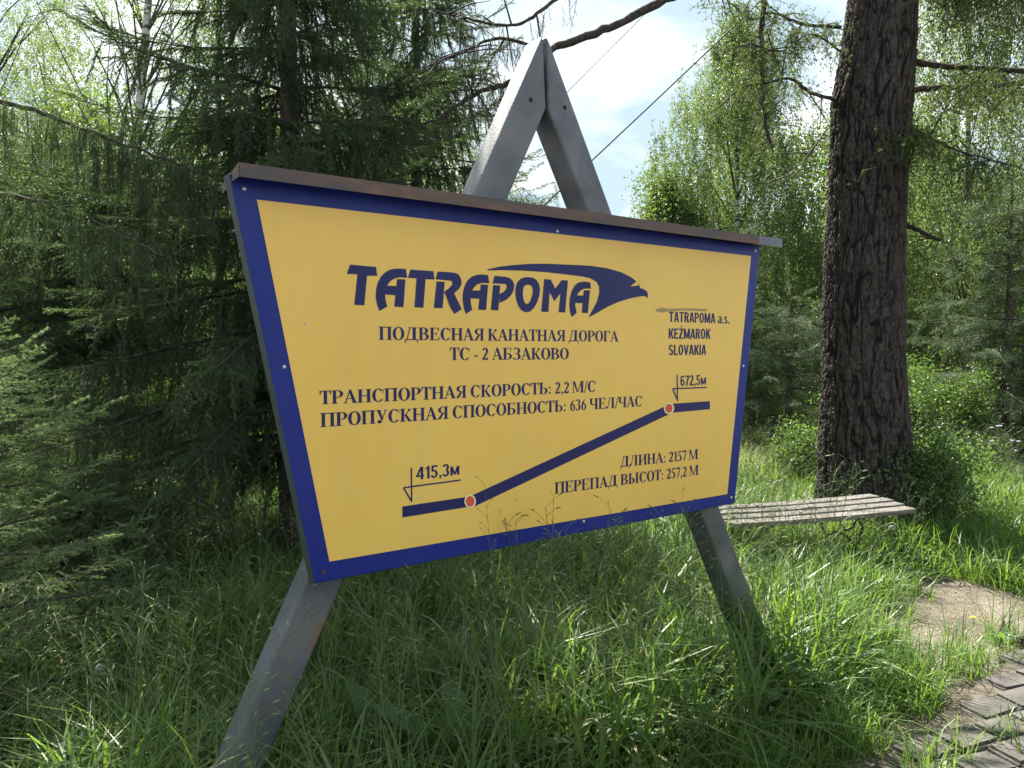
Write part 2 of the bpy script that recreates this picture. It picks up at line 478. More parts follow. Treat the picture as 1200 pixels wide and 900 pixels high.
def needle_cover(V, F, p0, p1, n, ln, w, spread=55, rnd=random, allround=True):
    """needles along the shoot p0-p1"""
    d = (p1 - p0); L = d.length; d = d.normalized()
    a, b = perp(d)
    for i in range(n):
        t = (i + rnd.random()) / n
        p = p0 + (p1 - p0) * t
        an = rnd.uniform(0, 2 * PI)
        s = a * math.cos(an) + b * math.sin(an)
        sp = R(rnd.uniform(spread * 0.6, spread * 1.25))
        nd = (d * math.cos(sp) + s * math.sin(sp)).normalized()
        side = nd.cross(Vector((rnd.uniform(-1, 1), rnd.uniform(-1, 1), rnd.uniform(-1, 1)))).normalized()
        l = ln * rnd.uniform(0.7, 1.15)
        k = len(V)
        V += [p - side * w * 0.5, p + side * w * 0.5, p + nd * l]
        F.append((k, k + 1, k + 2))

def spruce_twig(name, mat, L=0.34, hang=False, ln=0.016, w=0.0028, dens=420, seed=1, shoots=7):
    """a spruce twig along +Z with side shoots"""
    r = random.Random(seed)
    V, F = [], []; T = MB()
    n = 6; pts = []
    bx, by = r.uniform(-.1, .1), r.uniform(-.1, .1)
    for i in range(n + 1):
        t = i / n
        pts.append(Vector((bx * L * t * t, by * L * t * t, L * t)))
    T.tube(pts, [0.003 * (1 - 0.7 * i / n) for i in range(n + 1)], 3, False)
    for i in range(n):
        needle_cover(V, F, pts[i], pts[i + 1], int(dens * L / n), ln, w, 50, r)
    for k in range(shoots):
        t = 0.12 + 0.8 * k / shoots
        p = pts[0].lerp(pts[-1], t)
        s = 1 if k % 2 else -1
        sl = L * (0.42 if not hang else 0.40) * (1 - 0.6 * t) * r.uniform(0.7, 1.2)
        an = R(r.uniform(38, 62)) if not hang else R(r.uniform(18, 46))
        oo = Vector((s * math.sin(an), r.uniform(-.25, .25), math.cos(an))).normalized()
        q = p + oo * sl
        T.tube([p, q], [0.002, 0.0012], 3, False)
        needle_cover(V, F, p, q, int(dens * sl), ln * 0.95, w, 50, r)
    return source(name, [(V, F, mat), (T.v, T.f, M['twig'])])

def larch_twig(name, L=0.4, seed=1, mat=None, tufts=22, per=13):
    r = random.Random(seed); V, F = [], []; T = MB()
    pts = [Vector((0.10 * L * math.sin(3 * i / 5), 0.05 * L * i / 5, L * i / 5)) for i in range(6)]
    T.tube(pts, [0.0028 * (1 - 0.6 * i / 5) for i in range(6)], 3, False)
    sk = [(pts[i].lerp(pts[i + 1], .5)) for i in range(5)]
    side = []
    for k in range(4):
        p = sk[k]; q = p + Vector((r.choice((-1, 1)) * r.uniform(.25, .5) * L, r.uniform(-.1, .1), r.uniform(0, .3) * L))
        T.tube([p, q], [0.0018, 0.001], 3, False); side.append((p, q))
    for k in range(tufts):
        if r.random() < 0.45:
            t = r.random() * 4.99; p = pts[int(t)].lerp(pts[int(t) + 1], t % 1)
        else:
            a, b = r.choice(side); p = a.lerp(b, r.random())
        for j in range(per):
            d = Vector((r.gauss(0, 1), r.gauss(0, 1), r.gauss(0, 1))).normalized()
            sd = d.cross(Vector((r.gauss(0, 1), r.gauss(0, 1), 1))).normalized() * 0.0024
            l = r.uniform(0.018, 0.032); i = len(V)
            V += [p - sd, p + sd, p + d * l]; F.append((i, i + 1, i + 2))
    return source(name, [(V, F, mat or M['larch']), (T.v, T.f, M['twig'])])

def add_leaf(V, F, p, d, l, w, r, fold=0.25):
    """one folded leaf of 4 faces starting at p"""
    a, b = perp(d)
    an = r.uniform(0, 2 * PI)
    s = a * math.cos(an) + b * math.sin(an); nn = d.cross(s)
    k = len(V)
    m = p + d * l * 0.42
    V += [p, m + s * w * .5 + nn * w * fold, m - s * w * .5 + nn * w * fold, p + d * l, m]
    F += [(k, k + 1, k + 4), (k + 1, k + 3, k + 4), (k + 3, k + 2, k + 4), (k + 2, k, k + 4)]

def leaf_spray(name, mat, L=0.42, n=22, ll=0.042, lw=0.034, seed=1, width=0.07, twig=True, down=True):
    r = random.Random(seed); V, F = [], []; T = MB()
    pts = [Vector((width * .6 * math.sin(2.2 * i / 5 + seed), width * .6 * math.cos(1.7 * i / 5 + seed), L * i / 5)) for i in range(6)]
    if twig: T.tube(pts, [0.0022 * (1 - .6 * i / 5) for i in range(6)], 3, False)
    for k in range(n):
        t = r.uniform(0.05, 1) * 4.999; p = pts[int(t)].lerp(pts[int(t) + 1], t % 1)
        o = Vector((r.gauss(0, 1), r.gauss(0, 1), r.uniform(-.2, .9))).normalized()
        q = p + o * r.uniform(0.01, width)
        s = r.uniform(.65, 1.15)
        add_leaf(V, F, q, (o * .5 + Vector((r.gauss(0, .5), r.gauss(0, .5), 0.8 if down else 0.2))).normalized(), ll * s, lw * s, r)
    return source(name, [(V, F, mat)] + ([(T.v, T.f, M['twig'])] if twig else []))

def leaf_clump(name, mat, rad=0.3, n=60, ll=0.055, lw=0.035, seed=1, flat=0.8):
    r = random.Random(seed); V, F = [], []
    for k in range(n):
        o = Vector((r.gauss(0, .5), r.gauss(0, .5), r.gauss(0, .5) * flat)) * rad
        d = (o.normalized() * .6 + Vector((r.gauss(0, .6), r.gauss(0, .6), r.gauss(0, .6)))).normalized()
        s = r.uniform(.6, 1.2)
        add_leaf(V, F, o, d, ll * s, lw * s, r)
    return source(name, [(V, F, mat)])

def frond(name, mat, L=0.7, seed=1, n=170, bl=0.06, bw=0.011):
    """a coarse spruce bough for distant trees, drooping branchlets on both sides"""
    r = random.Random(seed); V, F = [], []
    for k in range(n):
        t = r.random() ** 0.8
        w = (1 - t * 0.75) * L * 0.38
        p = Vector((r.uniform(-1, 1) * w, 0, L * t)); p.y = -abs(p.x) * .35 - t * t * .06 + r.uniform(-.03, .03)
        d = Vector((math.copysign(.55, p.x) + r.gauss(0, .3), -0.35 + r.gauss(0, .3), .7)).normalized()
        sd = d.cross(Vector((r.gauss(0, 1), r.gauss(0, 1), r.gauss(0, 1)))).normalized() * bw
        l = bl * r.uniform(.6, 1.3); i = len(V)
        V += [p - sd * .6, p + sd, p + d * l]; F.append((i, i + 1, i + 2))
    return source(name, [(V, F, mat)])

S_hang = [spruce_twig('hanging_spruce_twig', M['spruce'], 0.36, True, seed=s, dens=640, w=0.0036, shoots=9) for s in (1, 2, 3)]
S_flat = [spruce_twig('spruce_spray', M['spruce'], 0.30, False, seed=s, dens=620, w=0.0036, shoots=10) for s in (4, 5)]
S_young = [spruce_twig('young_spruce_spray', M['spruce_young'], 0.20, False, seed=s, ln=0.014, w=0.0034, dens=900, shoots=7) for s in (6, 7)]
S_far = [frond('spruce_bough', M['spruce_far'], 0.75, s) for s in (8, 9)]
S_mid = [frond('mid_spruce_bough', M['spruce_far'], 0.6, s, 330, 0.035, 0.006) for s in (18, 19)]
S_larch = [larch_twig('larch_twig', 0.42, s) for s in (10, 11, 12)]
S_larch_dark = [spruce_twig('hanging_larch_twig', M['spruce'], 0.30, True, seed=s, ln=0.014, dens=260, shoots=4) for s in (31, 32)]
S_birch = [leaf_spray('birch_spray', M['birch'], 0.42, 22, seed=s) for s in (13, 14)]
S_birch_w = [leaf_spray('weeping_birch_spray', M['birch_pale'], 0.55, 34, 0.05, 0.04, seed=s, width=0.07, twig=False) for s in (15, 16)]
S_birch_far = [leaf_clump('far_birch_clump', M['birch'], 0.42, 70, 0.085, 0.06, s) for s in (17, 20)]
S_bush = [leaf_clump('bush_clump', M['bush'], 0.17, 46, 0.045, 0.028, s) for s in (21, 22)]

# ------------------------------------------------------------------ the ground
def ground_h(x, y):
    return 0.05 * (vnoise(np.asarray(x) * .7, np.asarray(y) * .7, 0, 3) - .5) + 0.25 * (vnoise(np.asarray(x) * .06, np.asarray(y) * .06, 0, 4) - .5) * np.clip((np.asarray(y) - 8) / 20, 0, 1)

xs = np.concatenate([np.linspace(-600, -14, 14), np.linspace(-13, 13, 180), np.linspace(14, 600, 14)])
ys = np.concatenate([np.linspace(-600, -6, 12), np.linspace(-5, 16, 170), np.linspace(17, 60, 40), np.linspace(70, 900, 14)])
gx, gy = np.meshgrid(xs, ys)
gz = ground_h(gx, gy)
gz = gz + 0.02 * (vnoise(gx * 5, gy * 5, 0, 9) - .5) * (np.abs(gx) < 13)
nxg, nyg = len(xs), len(ys)
gv = np.stack([gx.ravel(), gy.ravel(), gz.ravel()], 1)
gf = [(j * nxg + i, j * nxg + i + 1, (j + 1) * nxg + i + 1, (j + 1) * nxg + i) for j in range(nyg - 1) for i in range(nxg - 1)]
ground = link_mesh('ground', mesh_from('ground', gv, gf, True, M['soil']))
tag(ground, kind='structure')

# path of grey paving stones in the lower right corner, running past the camera
PA, PB = on_ground(1025, 905), on_ground(1200, 766)      # its grassy edge
pdir = (PB - PA); pdir.z = 0; pdir.normalize()
pnor = Vector((pdir.y, -pdir.x, 0))                      # to the camera's side
def path_st(x, y):
    v = np.stack([np.asarray(x) - PA.x, np.asarray(y) - PA.y], -1)
    return v @ np.array([pdir.x, pdir.y]), v @ np.array([pnor.x, pnor.y])

path = MB()
a0, a1 = PA - pdir * 9, PA + pdir * 11
pv = []
path_z = 0.030
for q in (a0, a1, a1 + pnor * 2.6, a0 + pnor * 2.6): pv.append((q.x, q.y, path_z))
for q in (a0, a1, a1 + pnor * 2.6, a0 + pnor * 2.6): pv.append((q.x, q.y, -0.08))
path.add(pv, [(3, 2, 1, 0), (0, 1, 5, 4), (1, 2, 6, 5), (2, 3, 7, 6), (3, 0, 4, 7)])
path_o = path.build('path', M['joint'])
tag(path_o, kind='structure')
# stones laid in running bond; pieces within view only
PYAW = R(22)
stone_meshes = []
for k in range(6):
    b = bmesh.new()
    bmesh.ops.create_cube(b, size=1.0)
    r = random.Random(k)
    for v in b.verts:
        v.co.x *= 0.224; v.co.y *= 0.147; v.co.z *= 0.05
        v.co.x += r.uniform(-.006, .006); v.co.y += r.uniform(-.006, .006)
        if v.co.z > 0: v.co.x *= .985; v.co.y *= .975; v.co.z += r.uniform(-.004, .004)
    bmesh.ops.bevel(b, geom=[e for e in b.edges if e.verts[0].co.z > 0 or e.verts[1].co.z > 0], offset=0.012, segments=2, affect='EDGES')
    me = bpy.data.meshes.new('paving_stone'); b.to_mesh(me); b.free()
    me.materials.append(M['stone'])
    stone_meshes.append(me)
cyw, syw = math.cos(PYAW), math.sin(PYAW)
count = 0
rs = random.Random(5)
for j in range(-10, 34):
    for i in range(-5, 27):
        lx, ly = (i + (0.5 if j % 2 else 0)) * 0.232, j * 0.154
        x, y = 0.9 + lx * cyw - ly * syw, 1.0 + lx * syw + ly * cyw
        s, t = path_st(x, y)
        edge = 0.0 + 0.07 * vnoise(s * 3, 0, 0, 2)
        if t < edge or t > 2.45 or y < 0.7: continue
        pr = (x / max(y, .1))
        if not (0.28 < pr < 0.80) or y > 4.9 or y < 1.6 or count >= 290: continue
        o = link_mesh('paving_stone', stone_meshes[rs.randrange(6)], None, path_o)
        o.location = (x, y, path_z - 0.008 + rs.uniform(-.005, .006))
        o.rotation_euler = (R(rs.uniform(-1.2, 1.2)), R(rs.uniform(-1.2, 1.2)), PYAW + R(rs.uniform(-2.5, 2.5)) + (PI if rs.random() < .5 else 0))
        count += 1

# ------------------------------------------------------------------ the sign
YAW = R(35.8)
U = Vector((math.cos(YAW), math.sin(YAW), 0))
NB = Vector((-math.sin(YAW), math.cos(YAW), 0))           # to the back of the board
P0 = at(268, 205, 2.26)
def on_board(px, py, t=0.0):
    """local (s, t, z) coordinates on the sheet t behind the board's face"""
    d = ray(px, py)
    o = Vector((0, 0, EYE))
    k = ((P0 + NB * t) - o).dot(NB) / d.dot(NB)
    w = o + d * k
    return w
sign_origin = P0 + U * 1.1; sign_origin.z = 0.0
def loc(w):
    v = Vector(w) - sign_origin
    return Vector((v.dot(U), v.dot(NB), v.z))
def sp(px, py, t=0.0):
    return loc(on_board(px, py, t))

sign = empty('information_sign', sign_origin, YAW)
tag(sign, 'large yellow cable car information board with dark blue border on grey steel A-frame', 'sign')

# blue board, slightly hollow box
c_tl, c_bl, c_br, c_tr = sp(268, 203), sp(369, 684), sp(861, 590), sp(891, 288)
TH = 0.055
b = MB()
q = [c_bl, c_br, c_tr, c_tl]
b.add([(p.x, 0, p.z) for p in q] + [(p.x, TH, p.z) for p in q], [(0, 1, 2, 3), (7, 6, 5, 4), (1, 0, 4, 5), (2, 1, 5, 6), (3, 2, 6, 7), (0, 3, 7, 4)])
board = b.build('board', M['blue'], sign)
board.data.materials.append(M['edge'])
for p in board.data.polygons:
    if abs(p.normal.y) < 0.5 or p.normal.y > .5: p.material_index = 1
bevel(board, 0.003, 2)
# yellow face
y_tl, y_bl, y_br, y_tr = sp(301, 234), sp(386, 658), sp(852, 579), sp(880, 300)
b = MB()
q = [y_bl, y_br, y_tr, y_tl]
b.add([(p.x, -0.0012, p.z) for p in q] + [(p.x, 0.001, p.z) for p in q], [(0, 1, 2, 3), (1, 0, 4, 5), (2, 1, 5, 6), (3, 2, 6, 7), (0, 3, 7, 4)])
face = b.build('yellow_face', M['yellow'], sign)

# roof cap: front lip standing 6 cm proud, top falling to the back
PR = -0.07
l0t, l0b = sp(280, 190, PR), sp(281, 205, PR)
l1t, l1b = sp(917, 280, PR), sp(917, 288, PR)
h = 0.040
b = MB()
z0, z1 = l0t.z, l1t.z
x0, x1 = l0t.x, l1t.x
prof = [(PR, -h), (PR, 0), (PR + 0.02, 0.004), (TH + 0.05, -0.035), (TH + 0.05, -0.065), (TH + 0.044, -0.065), (TH + 0.044, -0.040), (PR + 0.02, -0.001), (PR + 0.004, -0.004), (PR + 0.004, -h)]
xm = x0 + (x1 - x0) * 0.93
for name, xa, xb, m in (('roof_cap', x0, xm, M['cap']), ('roof_cap_end', xm + 0.001, x1, M['cap_end'])):
    b = MB(); n = len(prof); vs = []
    for X in (xa, xb):
        zt = z0 + (z1 - z0) * (X - x0) / (x1 - x0)
        for t, dz in prof: vs.append((X, t, zt + dz))
    fs = [(k, (k + 1) % n, n + (k + 1) % n, n + k) for k in range(n)]
    b.add(vs, fs)
    # end plate closes the section between the top sheet and the board head
    if name == 'roof_cap':
        e = [(xa - .001, PR, z0), (xa - .001, PR, z0 - h), (xa - .001, 0.0, z0 - h - .002), (xa - .001, TH + 0.044, z0 - .062), (xa - .001, TH + .05, z0 - 0.035)]
        f2 = [(x + 0.003, t, z) for x, t, z in e]
        b.add(e + f2, [(0, 1, 2, 3, 4), (9, 8, 7, 6, 5)] + [(k, k + 5, (k + 1) % 5 + 5, (k + 1) % 5) for k in range(5)])
    b.build(name, m, sign)

# legs of rectangular steel tube behind the board
def leg(pairs, d_list, mat, t0=TH + 0.002):
    """pairs = [((front left pixel), (front right pixel)), ...] bottom to top"""
    vs = []; fs = []
    for (a, c), d in zip(pairs, d_list):
        pa, pc = sp(a[0], a[1], t0), sp(c[0], c[1], t0)
        for p, t in ((pa, t0), (pc, t0), (pc, t0 + d), (pa, t0 + d)):
            vs.append((p.x, t, p.z))
    m = len(pairs)
    for i in range(m - 1):
        for k in range(4):
            k2 = (k + 1) % 4
            fs.append((i * 4 + k, i * 4 + k2, i * 4 + 4 + k2, i * 4 + 4 + k))
    fs.append((3, 2, 1, 0)); fs.append(tuple((m - 1) * 4 + k for k in range(4)))
    mb = MB().add(vs, fs)
    return bevel(mb.build('leg', mat, sign, True), 0.014, 4)
def ln(p, q, y): return (p[0] + (q[0] - p[0]) * (y - p[1]) / (q[1] - p[1]), y)
Lo, Ll = (267, 890), (637, 41)
Ro, Rl = (314, 890), (641, 127)
leg_l = leg([(ln(Lo, Ll, 1010), ln(Ro, Rl, 1015)), (ln(Lo, Ll, 600), ln(Ro, Rl, 605)), ((637.5, 40), (641, 127))], [.10, .10, .125], M['galv_rust'])
Ao, Al = (641.5, 40), (881, 696)
Bo, Bl = (643, 127), (856, 694)
leg_r = leg([(ln(Bo, Bl, 860), ln(Ao, Al, 850)), (ln(Bo, Bl, 500), ln(Ao, Al, 500)), ((643, 127), (641.5, 40))], [.12, .12, .125], M['galv'])
for lg in (leg_l, leg_r):
    m = lg.modifiers[0]; m.harden_normals = False
# mitre weld plate behind apex and bolt holes, flat discs with the shade inside put in as colour
def disc(px, py, r, t, mat, name, parent=sign, n=14, depth=0.003, dome=0.0):
    c = sp(px, py, t); vs, fs = [], []
    for k in range(n):
        a = 2 * PI * k / n; vs.append((c.x + r * math.cos(a), t, c.z + r * math.sin(a)))
    for k in range(n):
        a = 2 * PI * k / n; vs.append((c.x + .8 * r * math.cos(a), t - depth, c.z + .8 * r * math.sin(a)))
    vs.append((c.x, t - depth - dome, c.z))
    for k in range(n):
        k2 = (k + 1) % n
        fs.append((k, k2, n + k2, n + k)); fs.append((n + k, n + k2, 2 * n))
    return MB().add(vs, fs).build(name, mat, parent)
disc(622, 117, 0.0095, TH + 0.002, M['hole'], 'bolt_hole', depth=0.0008)
disc(662, 126, 0.0095, TH + 0.002, M['hole'], 'bolt_hole', depth=0.0008)
for i, (px, py) in enumerate([(286, 221), (333, 430), (379, 670), (653, 271), (885, 294), (871, 429), (857, 583), (684, 611)]):
    s_ = disc(px, py, 0.0068, -0.0002, M['rust_screw'] if i == 2 else M['screw'], 'screw', depth=0.003, dome=0.001)
    if i == 2: s_['label'] = 'rusty dark screw in the lower left corner'
disc(358, 379, 0.004, -0.0014, M['screw'], 'screw', depth=0.0025)

# the profile line with two stations
def poly_print(name, polys, mat, t=-0.002, step=0.00015):
    """flat print: polygons in photograph pixels laid on the face, each a hair above the last"""
    mb = MB()
    for i, pl in enumerate(polys):
        tt = t - i * step
        pts = [sp(x, y, tt) for x, y in pl]
        if len(pl) == 4 or len(pl) == 3:
            mb.add([(p.x, tt, p.z) for p in pts], [tuple(range(len(pts)))])
        else:
            mb.add([(p.x, tt, p.z) for p in pts], [tuple(range(len(pts)))])
    me = mb.mesh(name, mat)
    bm = bmesh.new(); bm.from_mesh(me)
    bmesh.ops.triangulate(bm, faces=bm.faces[:], ngon_method='EAR_CLIP')
    for f in bm.faces:
        if f.normal.y > 0: f.normal_flip()
    bm.to_mesh(me); bm.free()
    return link_mesh(name, me, None, sign)

def seg(a, b, w1, w2=None):
    w2 = w2 or w1
    d = Vector((b[0] - a[0], b[1] - a[1])); d.normalize(); n = Vector((-d.y, d.x))
    return [(a[0] + n.x * w1 / 2, a[1] + n.y * w1 / 2), (b[0] + n.x * w2 / 2, b[1] + n.y * w2 / 2), (b[0] - n.x * w2 / 2, b[1] - n.y * w2 / 2), (a[0] - n.x * w1 / 2, a[1] - n.y * w1 / 2)]
poly_print('profile_line', [[(471.5, 593.5), (549, 582), (549, 594), (471.5, 606.5)], [(552, 581), (783, 474.5), (785, 485), (556, 593.5)], [(783, 473.5), (832, 470), (832, 479.5), (784, 484)]], M['ink'], -0.0018)
def station(px, py, rx, ry, px2=0):
    ring = [(px + (rx + 1.8) * math.cos(2 * PI * k / 24), py + (ry + 1.8) * math.sin(2 * PI * k / 24)) for k in range(24)]
    dot = [(px + rx * math.cos(2 * PI * k / 24), py + ry * math.sin(2 * PI * k / 24)) for k in range(24)]
    s1 = poly_print('station_mark', [dot], M['red'], -0.0038)
    poly_print('station_ring', [ring], M['cream'], -0.0032).parent = s1
station(551, 587.5, 5.0, 6.2)
station(784, 478.5, 4.2, 5.2)
poly_print('height_flag', [seg((482, 548), (482.5, 588), 1.7), seg((473, 571.5), (540, 562.5), 1.7), seg((473, 571.5), (482, 587), 1.8)], M['ink'])
poly_print('height_flag', [seg((793.5, 439), (794, 470), 1.4), seg((788.5, 455.5), (828, 454), 1.5), seg((788.5, 455.5), (794, 469), 1.5)], M['ink'])
poly_print('tape_residue', [[(768, 362.5), (776, 360.5), (783, 361.8), (800, 361.2), (829, 362), (829, 364.8), (800, 364), (784, 364.8), (776, 366.3), (769, 365.2)]], M['smudge'], -0.0016)

# logo letters traced on the face
def X(cx, cy, sc, pts): return [(cx + x / sc, cy + y / sc) for x, y in pts]
A1 = lambda pts: X(400, 300, 10.0, pts)
B1 = lambda pts: X(500, 300, 10.0, pts)
C1 = lambda pts: X(600, 300, 12.0, pts)
E1 = lambda pts: X(660, 300, 10.0, pts)
logo = [
 A1([(103, 100), (408, 128), (422, 233), (302, 230), (270, 578), (152, 572), (188, 215), (65, 208)]),
 # A : bow, bar, stem
 A1([(757, 152), (772, 255), (690, 250), (640, 258), (590, 282), (555, 318), (540, 345), (520, 400), (513, 455), (520, 520), (541, 592), (447, 645), (418, 570), (402, 480), (408, 380), (428, 310), (465, 240), (515, 190), (570, 160), (640, 147), (700, 147)]),
 A1([(525, 347), (645, 352), (640, 460), (505, 450)]),
 A1([(655, 270), (752, 275), (728, 600), (620, 592)]),
 A1([(808, 158), (1080, 178), (1092, 275), (988, 272), (962, 606), (857, 600), (882, 262), (782, 256)]),
 # R
 B1([(130, 182), (280, 190), (345, 200), (385, 228), (410, 290), (405, 340), (380, 385), (323, 437), (215, 412), (270, 370), (298, 335), (300, 305), (285, 290), (104, 272)]),
 B1([(215, 412), (323, 437), (412, 622), (325, 680), (270, 590), (228, 470), (205, 420)]),
 B1([(117, 298), (212, 304), (188, 612), (85, 606)]),
 # A
 B1([(720, 222), (735, 320), (680, 317), (640, 317), (590, 335), (560, 362), (535, 400), (520, 450), (516, 500), (520, 570), (536, 628), (460, 680), (435, 610), (420, 510), (425, 430), (445, 350), (480, 285), (530, 240), (590, 220), (650, 215)]),
 B1([(525, 402), (628, 405), (620, 500), (505, 495)]),
 B1([(635, 332), (720, 336), (697, 632), (605, 628)]),
 # P
 B1([(795, 232), (920, 242), (975, 258), (1010, 290), (1028, 340), (1020, 400), (990, 460), (930, 515), (852, 552), (855, 445), (905, 420), (935, 380), (938, 345), (920, 328), (772, 320)]),
 B1([(780, 340), (862, 345), (840, 638), (752, 632)]),
 # M
 C1([(452, 325), (545, 330), (610, 455), (700, 338), (788, 345), (748, 795), (655, 790), (682, 525), (597, 635), (530, 510), (513, 788), (412, 783)]),
 # A
 C1([(1100, 370), (1113, 460), (1040, 457), (1000, 465), (950, 500), (915, 550), (895, 620), (890, 700), (912, 798), (838, 858), (815, 780), (805, 680), (815, 580), (840, 490), (885, 410), (940, 370), (1010, 358)]),
 C1([(905, 552), (1005, 556), (1000, 665), (885, 658)]),
 C1([(1010, 480), (1098, 484), (1068, 802), (982, 798)]),
]
for a_, b_ in ((0, 1), (1, 4), (4, 5), (5, 8), (8, 11), (11, 13), (13, 14), (14, 17)):
    poly_print('logo_letter', logo[a_:b_], M['ink'])
def ring_poly(outer, inner):
    res = []
    n = len(outer)
    for k in range(n):
        k2 = (k + 1) % n
        res.append([outer[k], outer[k2], inner[k2], inner[k]])
    return res
def o_ring():
    """the letter O, egg shaped"""
    out = C1([(225, 296), (290, 303), (345, 335), (382, 395), (395, 470), (385, 560), (355, 650), (310, 730), (255, 780), (195, 792), (140, 770), (95, 715), (62, 630), (47, 540), (50, 450), (72, 375), (115, 325), (165, 302)])
    inn = C1([(225, 405), (255, 408), (278, 425), (290, 455), (292, 500), (285, 545), (272, 595), (252, 640), (232, 665), (205, 675), (185, 662), (170, 630), (158, 580), (153, 530), (155, 475), (165, 435), (182, 415), (200, 407)])
    return out, inn
oo, oi_ = o_ring()
mb = MB()
po = [sp(x, y, -0.002) for x, y in oo]; pi_ = [sp(x, y, -0.002) for x, y in oi_]
n = len(po)
mb.add([(p.x, -0.002, p.z) for p in po + pi_], [((k + 1) % n, k, n + k, n + (k + 1) % n) for k in range(n)])
ol = mb.build('logo_letter', M['ink'], sign)
eagle = [ (570.3, 315.8), (585, 312.5), (600, 310.7), (620, 309.2), (640, 309.0), (660, 309.8), (690, 311.2), (710, 314), (728, 319), (740, 325), (746, 329.8),
 (738.8, 335.6), (742, 335.4), (749, 334.2), (747.5, 331.2), (749, 333.2), (750.3, 337.6), (754.5, 338.8), (757.8, 341.2), (759.5, 344.5), (758.9, 349.2), (757.4, 348.8), (756.8, 347.0),
 (750, 347.3), (738, 349.8), (724, 354), (712, 359.5), (700, 366.5), (689.5, 372), (694.5, 363), (699.5, 353.5), (702.3, 343.5), (702.0, 335.5), (699, 330.2), (692, 326.2), (682, 323.9), (660, 321.2), (640, 319.0), (615, 317.2), (590, 316.6), (572, 316.8)]
poly_print('eagle_emblem', [eagle], M['ink'])

# --- serif and plain lettering built from strokes, cap height 1
def G_ring(cx, cy, rx, ry, wx, wy, a0=0, a1=360, n=26):
    """ring of uneven width: wx at the sides, wy at top and bottom"""
    q = []
    for k in range(n):
        t0, t1 = R(a0 + (a1 - a0) * k / n), R(a0 + (a1 - a0) * (k + 1) / n)
        q.append([(cx + rx * math.cos(t0), cy + ry * math.sin(t0)), (cx + rx * math.cos(t1), cy + ry * math.sin(t1)),
                  (cx + (rx - wx) * math.cos(t1), cy + (ry - wy) * math.sin(t1)), (cx + (rx - wx) * math.cos(t0), cy + (ry - wy) * math.sin(t0))])
    return q
TK, TN, SH = 0.20, 0.065, 0.05          # thick, thin, serif height
def stem(x, w=TK, y0=0.0, y1=1.0, s0=True, s1=True, e=0.085):
    q = [[(x, y0), (x + w, y0), (x + w, y1), (x, y1)]]
    if s0: q.append([(x - e, y0), (x + w + e, y0), (x + w + e, y0 + SH), (x - e, y0 + SH)])
    if s1: q.append([(x - e, y1 - SH), (x + w + e, y1 - SH), (x + w + e, y1), (x - e, y1)])
    return q
def bar(x0, x1, y, w=TN): return [[(x0, y - w / 2), (x1, y - w / 2), (x1, y + w / 2), (x0, y + w / 2)]]
def dia(x0, y0, x1, y1, w0, w1=None):
    w1 = w1 or w0
    return [[(x0 - w0 / 2, y0), (x0 + w0 / 2, y0), (x1 + w1 / 2, y1), (x1 - w1 / 2, y1)]]
def serif(x, y, w=.26): return [[(x - w / 2, y), (x + w / 2, y), (x + w / 2, y + SH), (x - w / 2, y + SH)]]
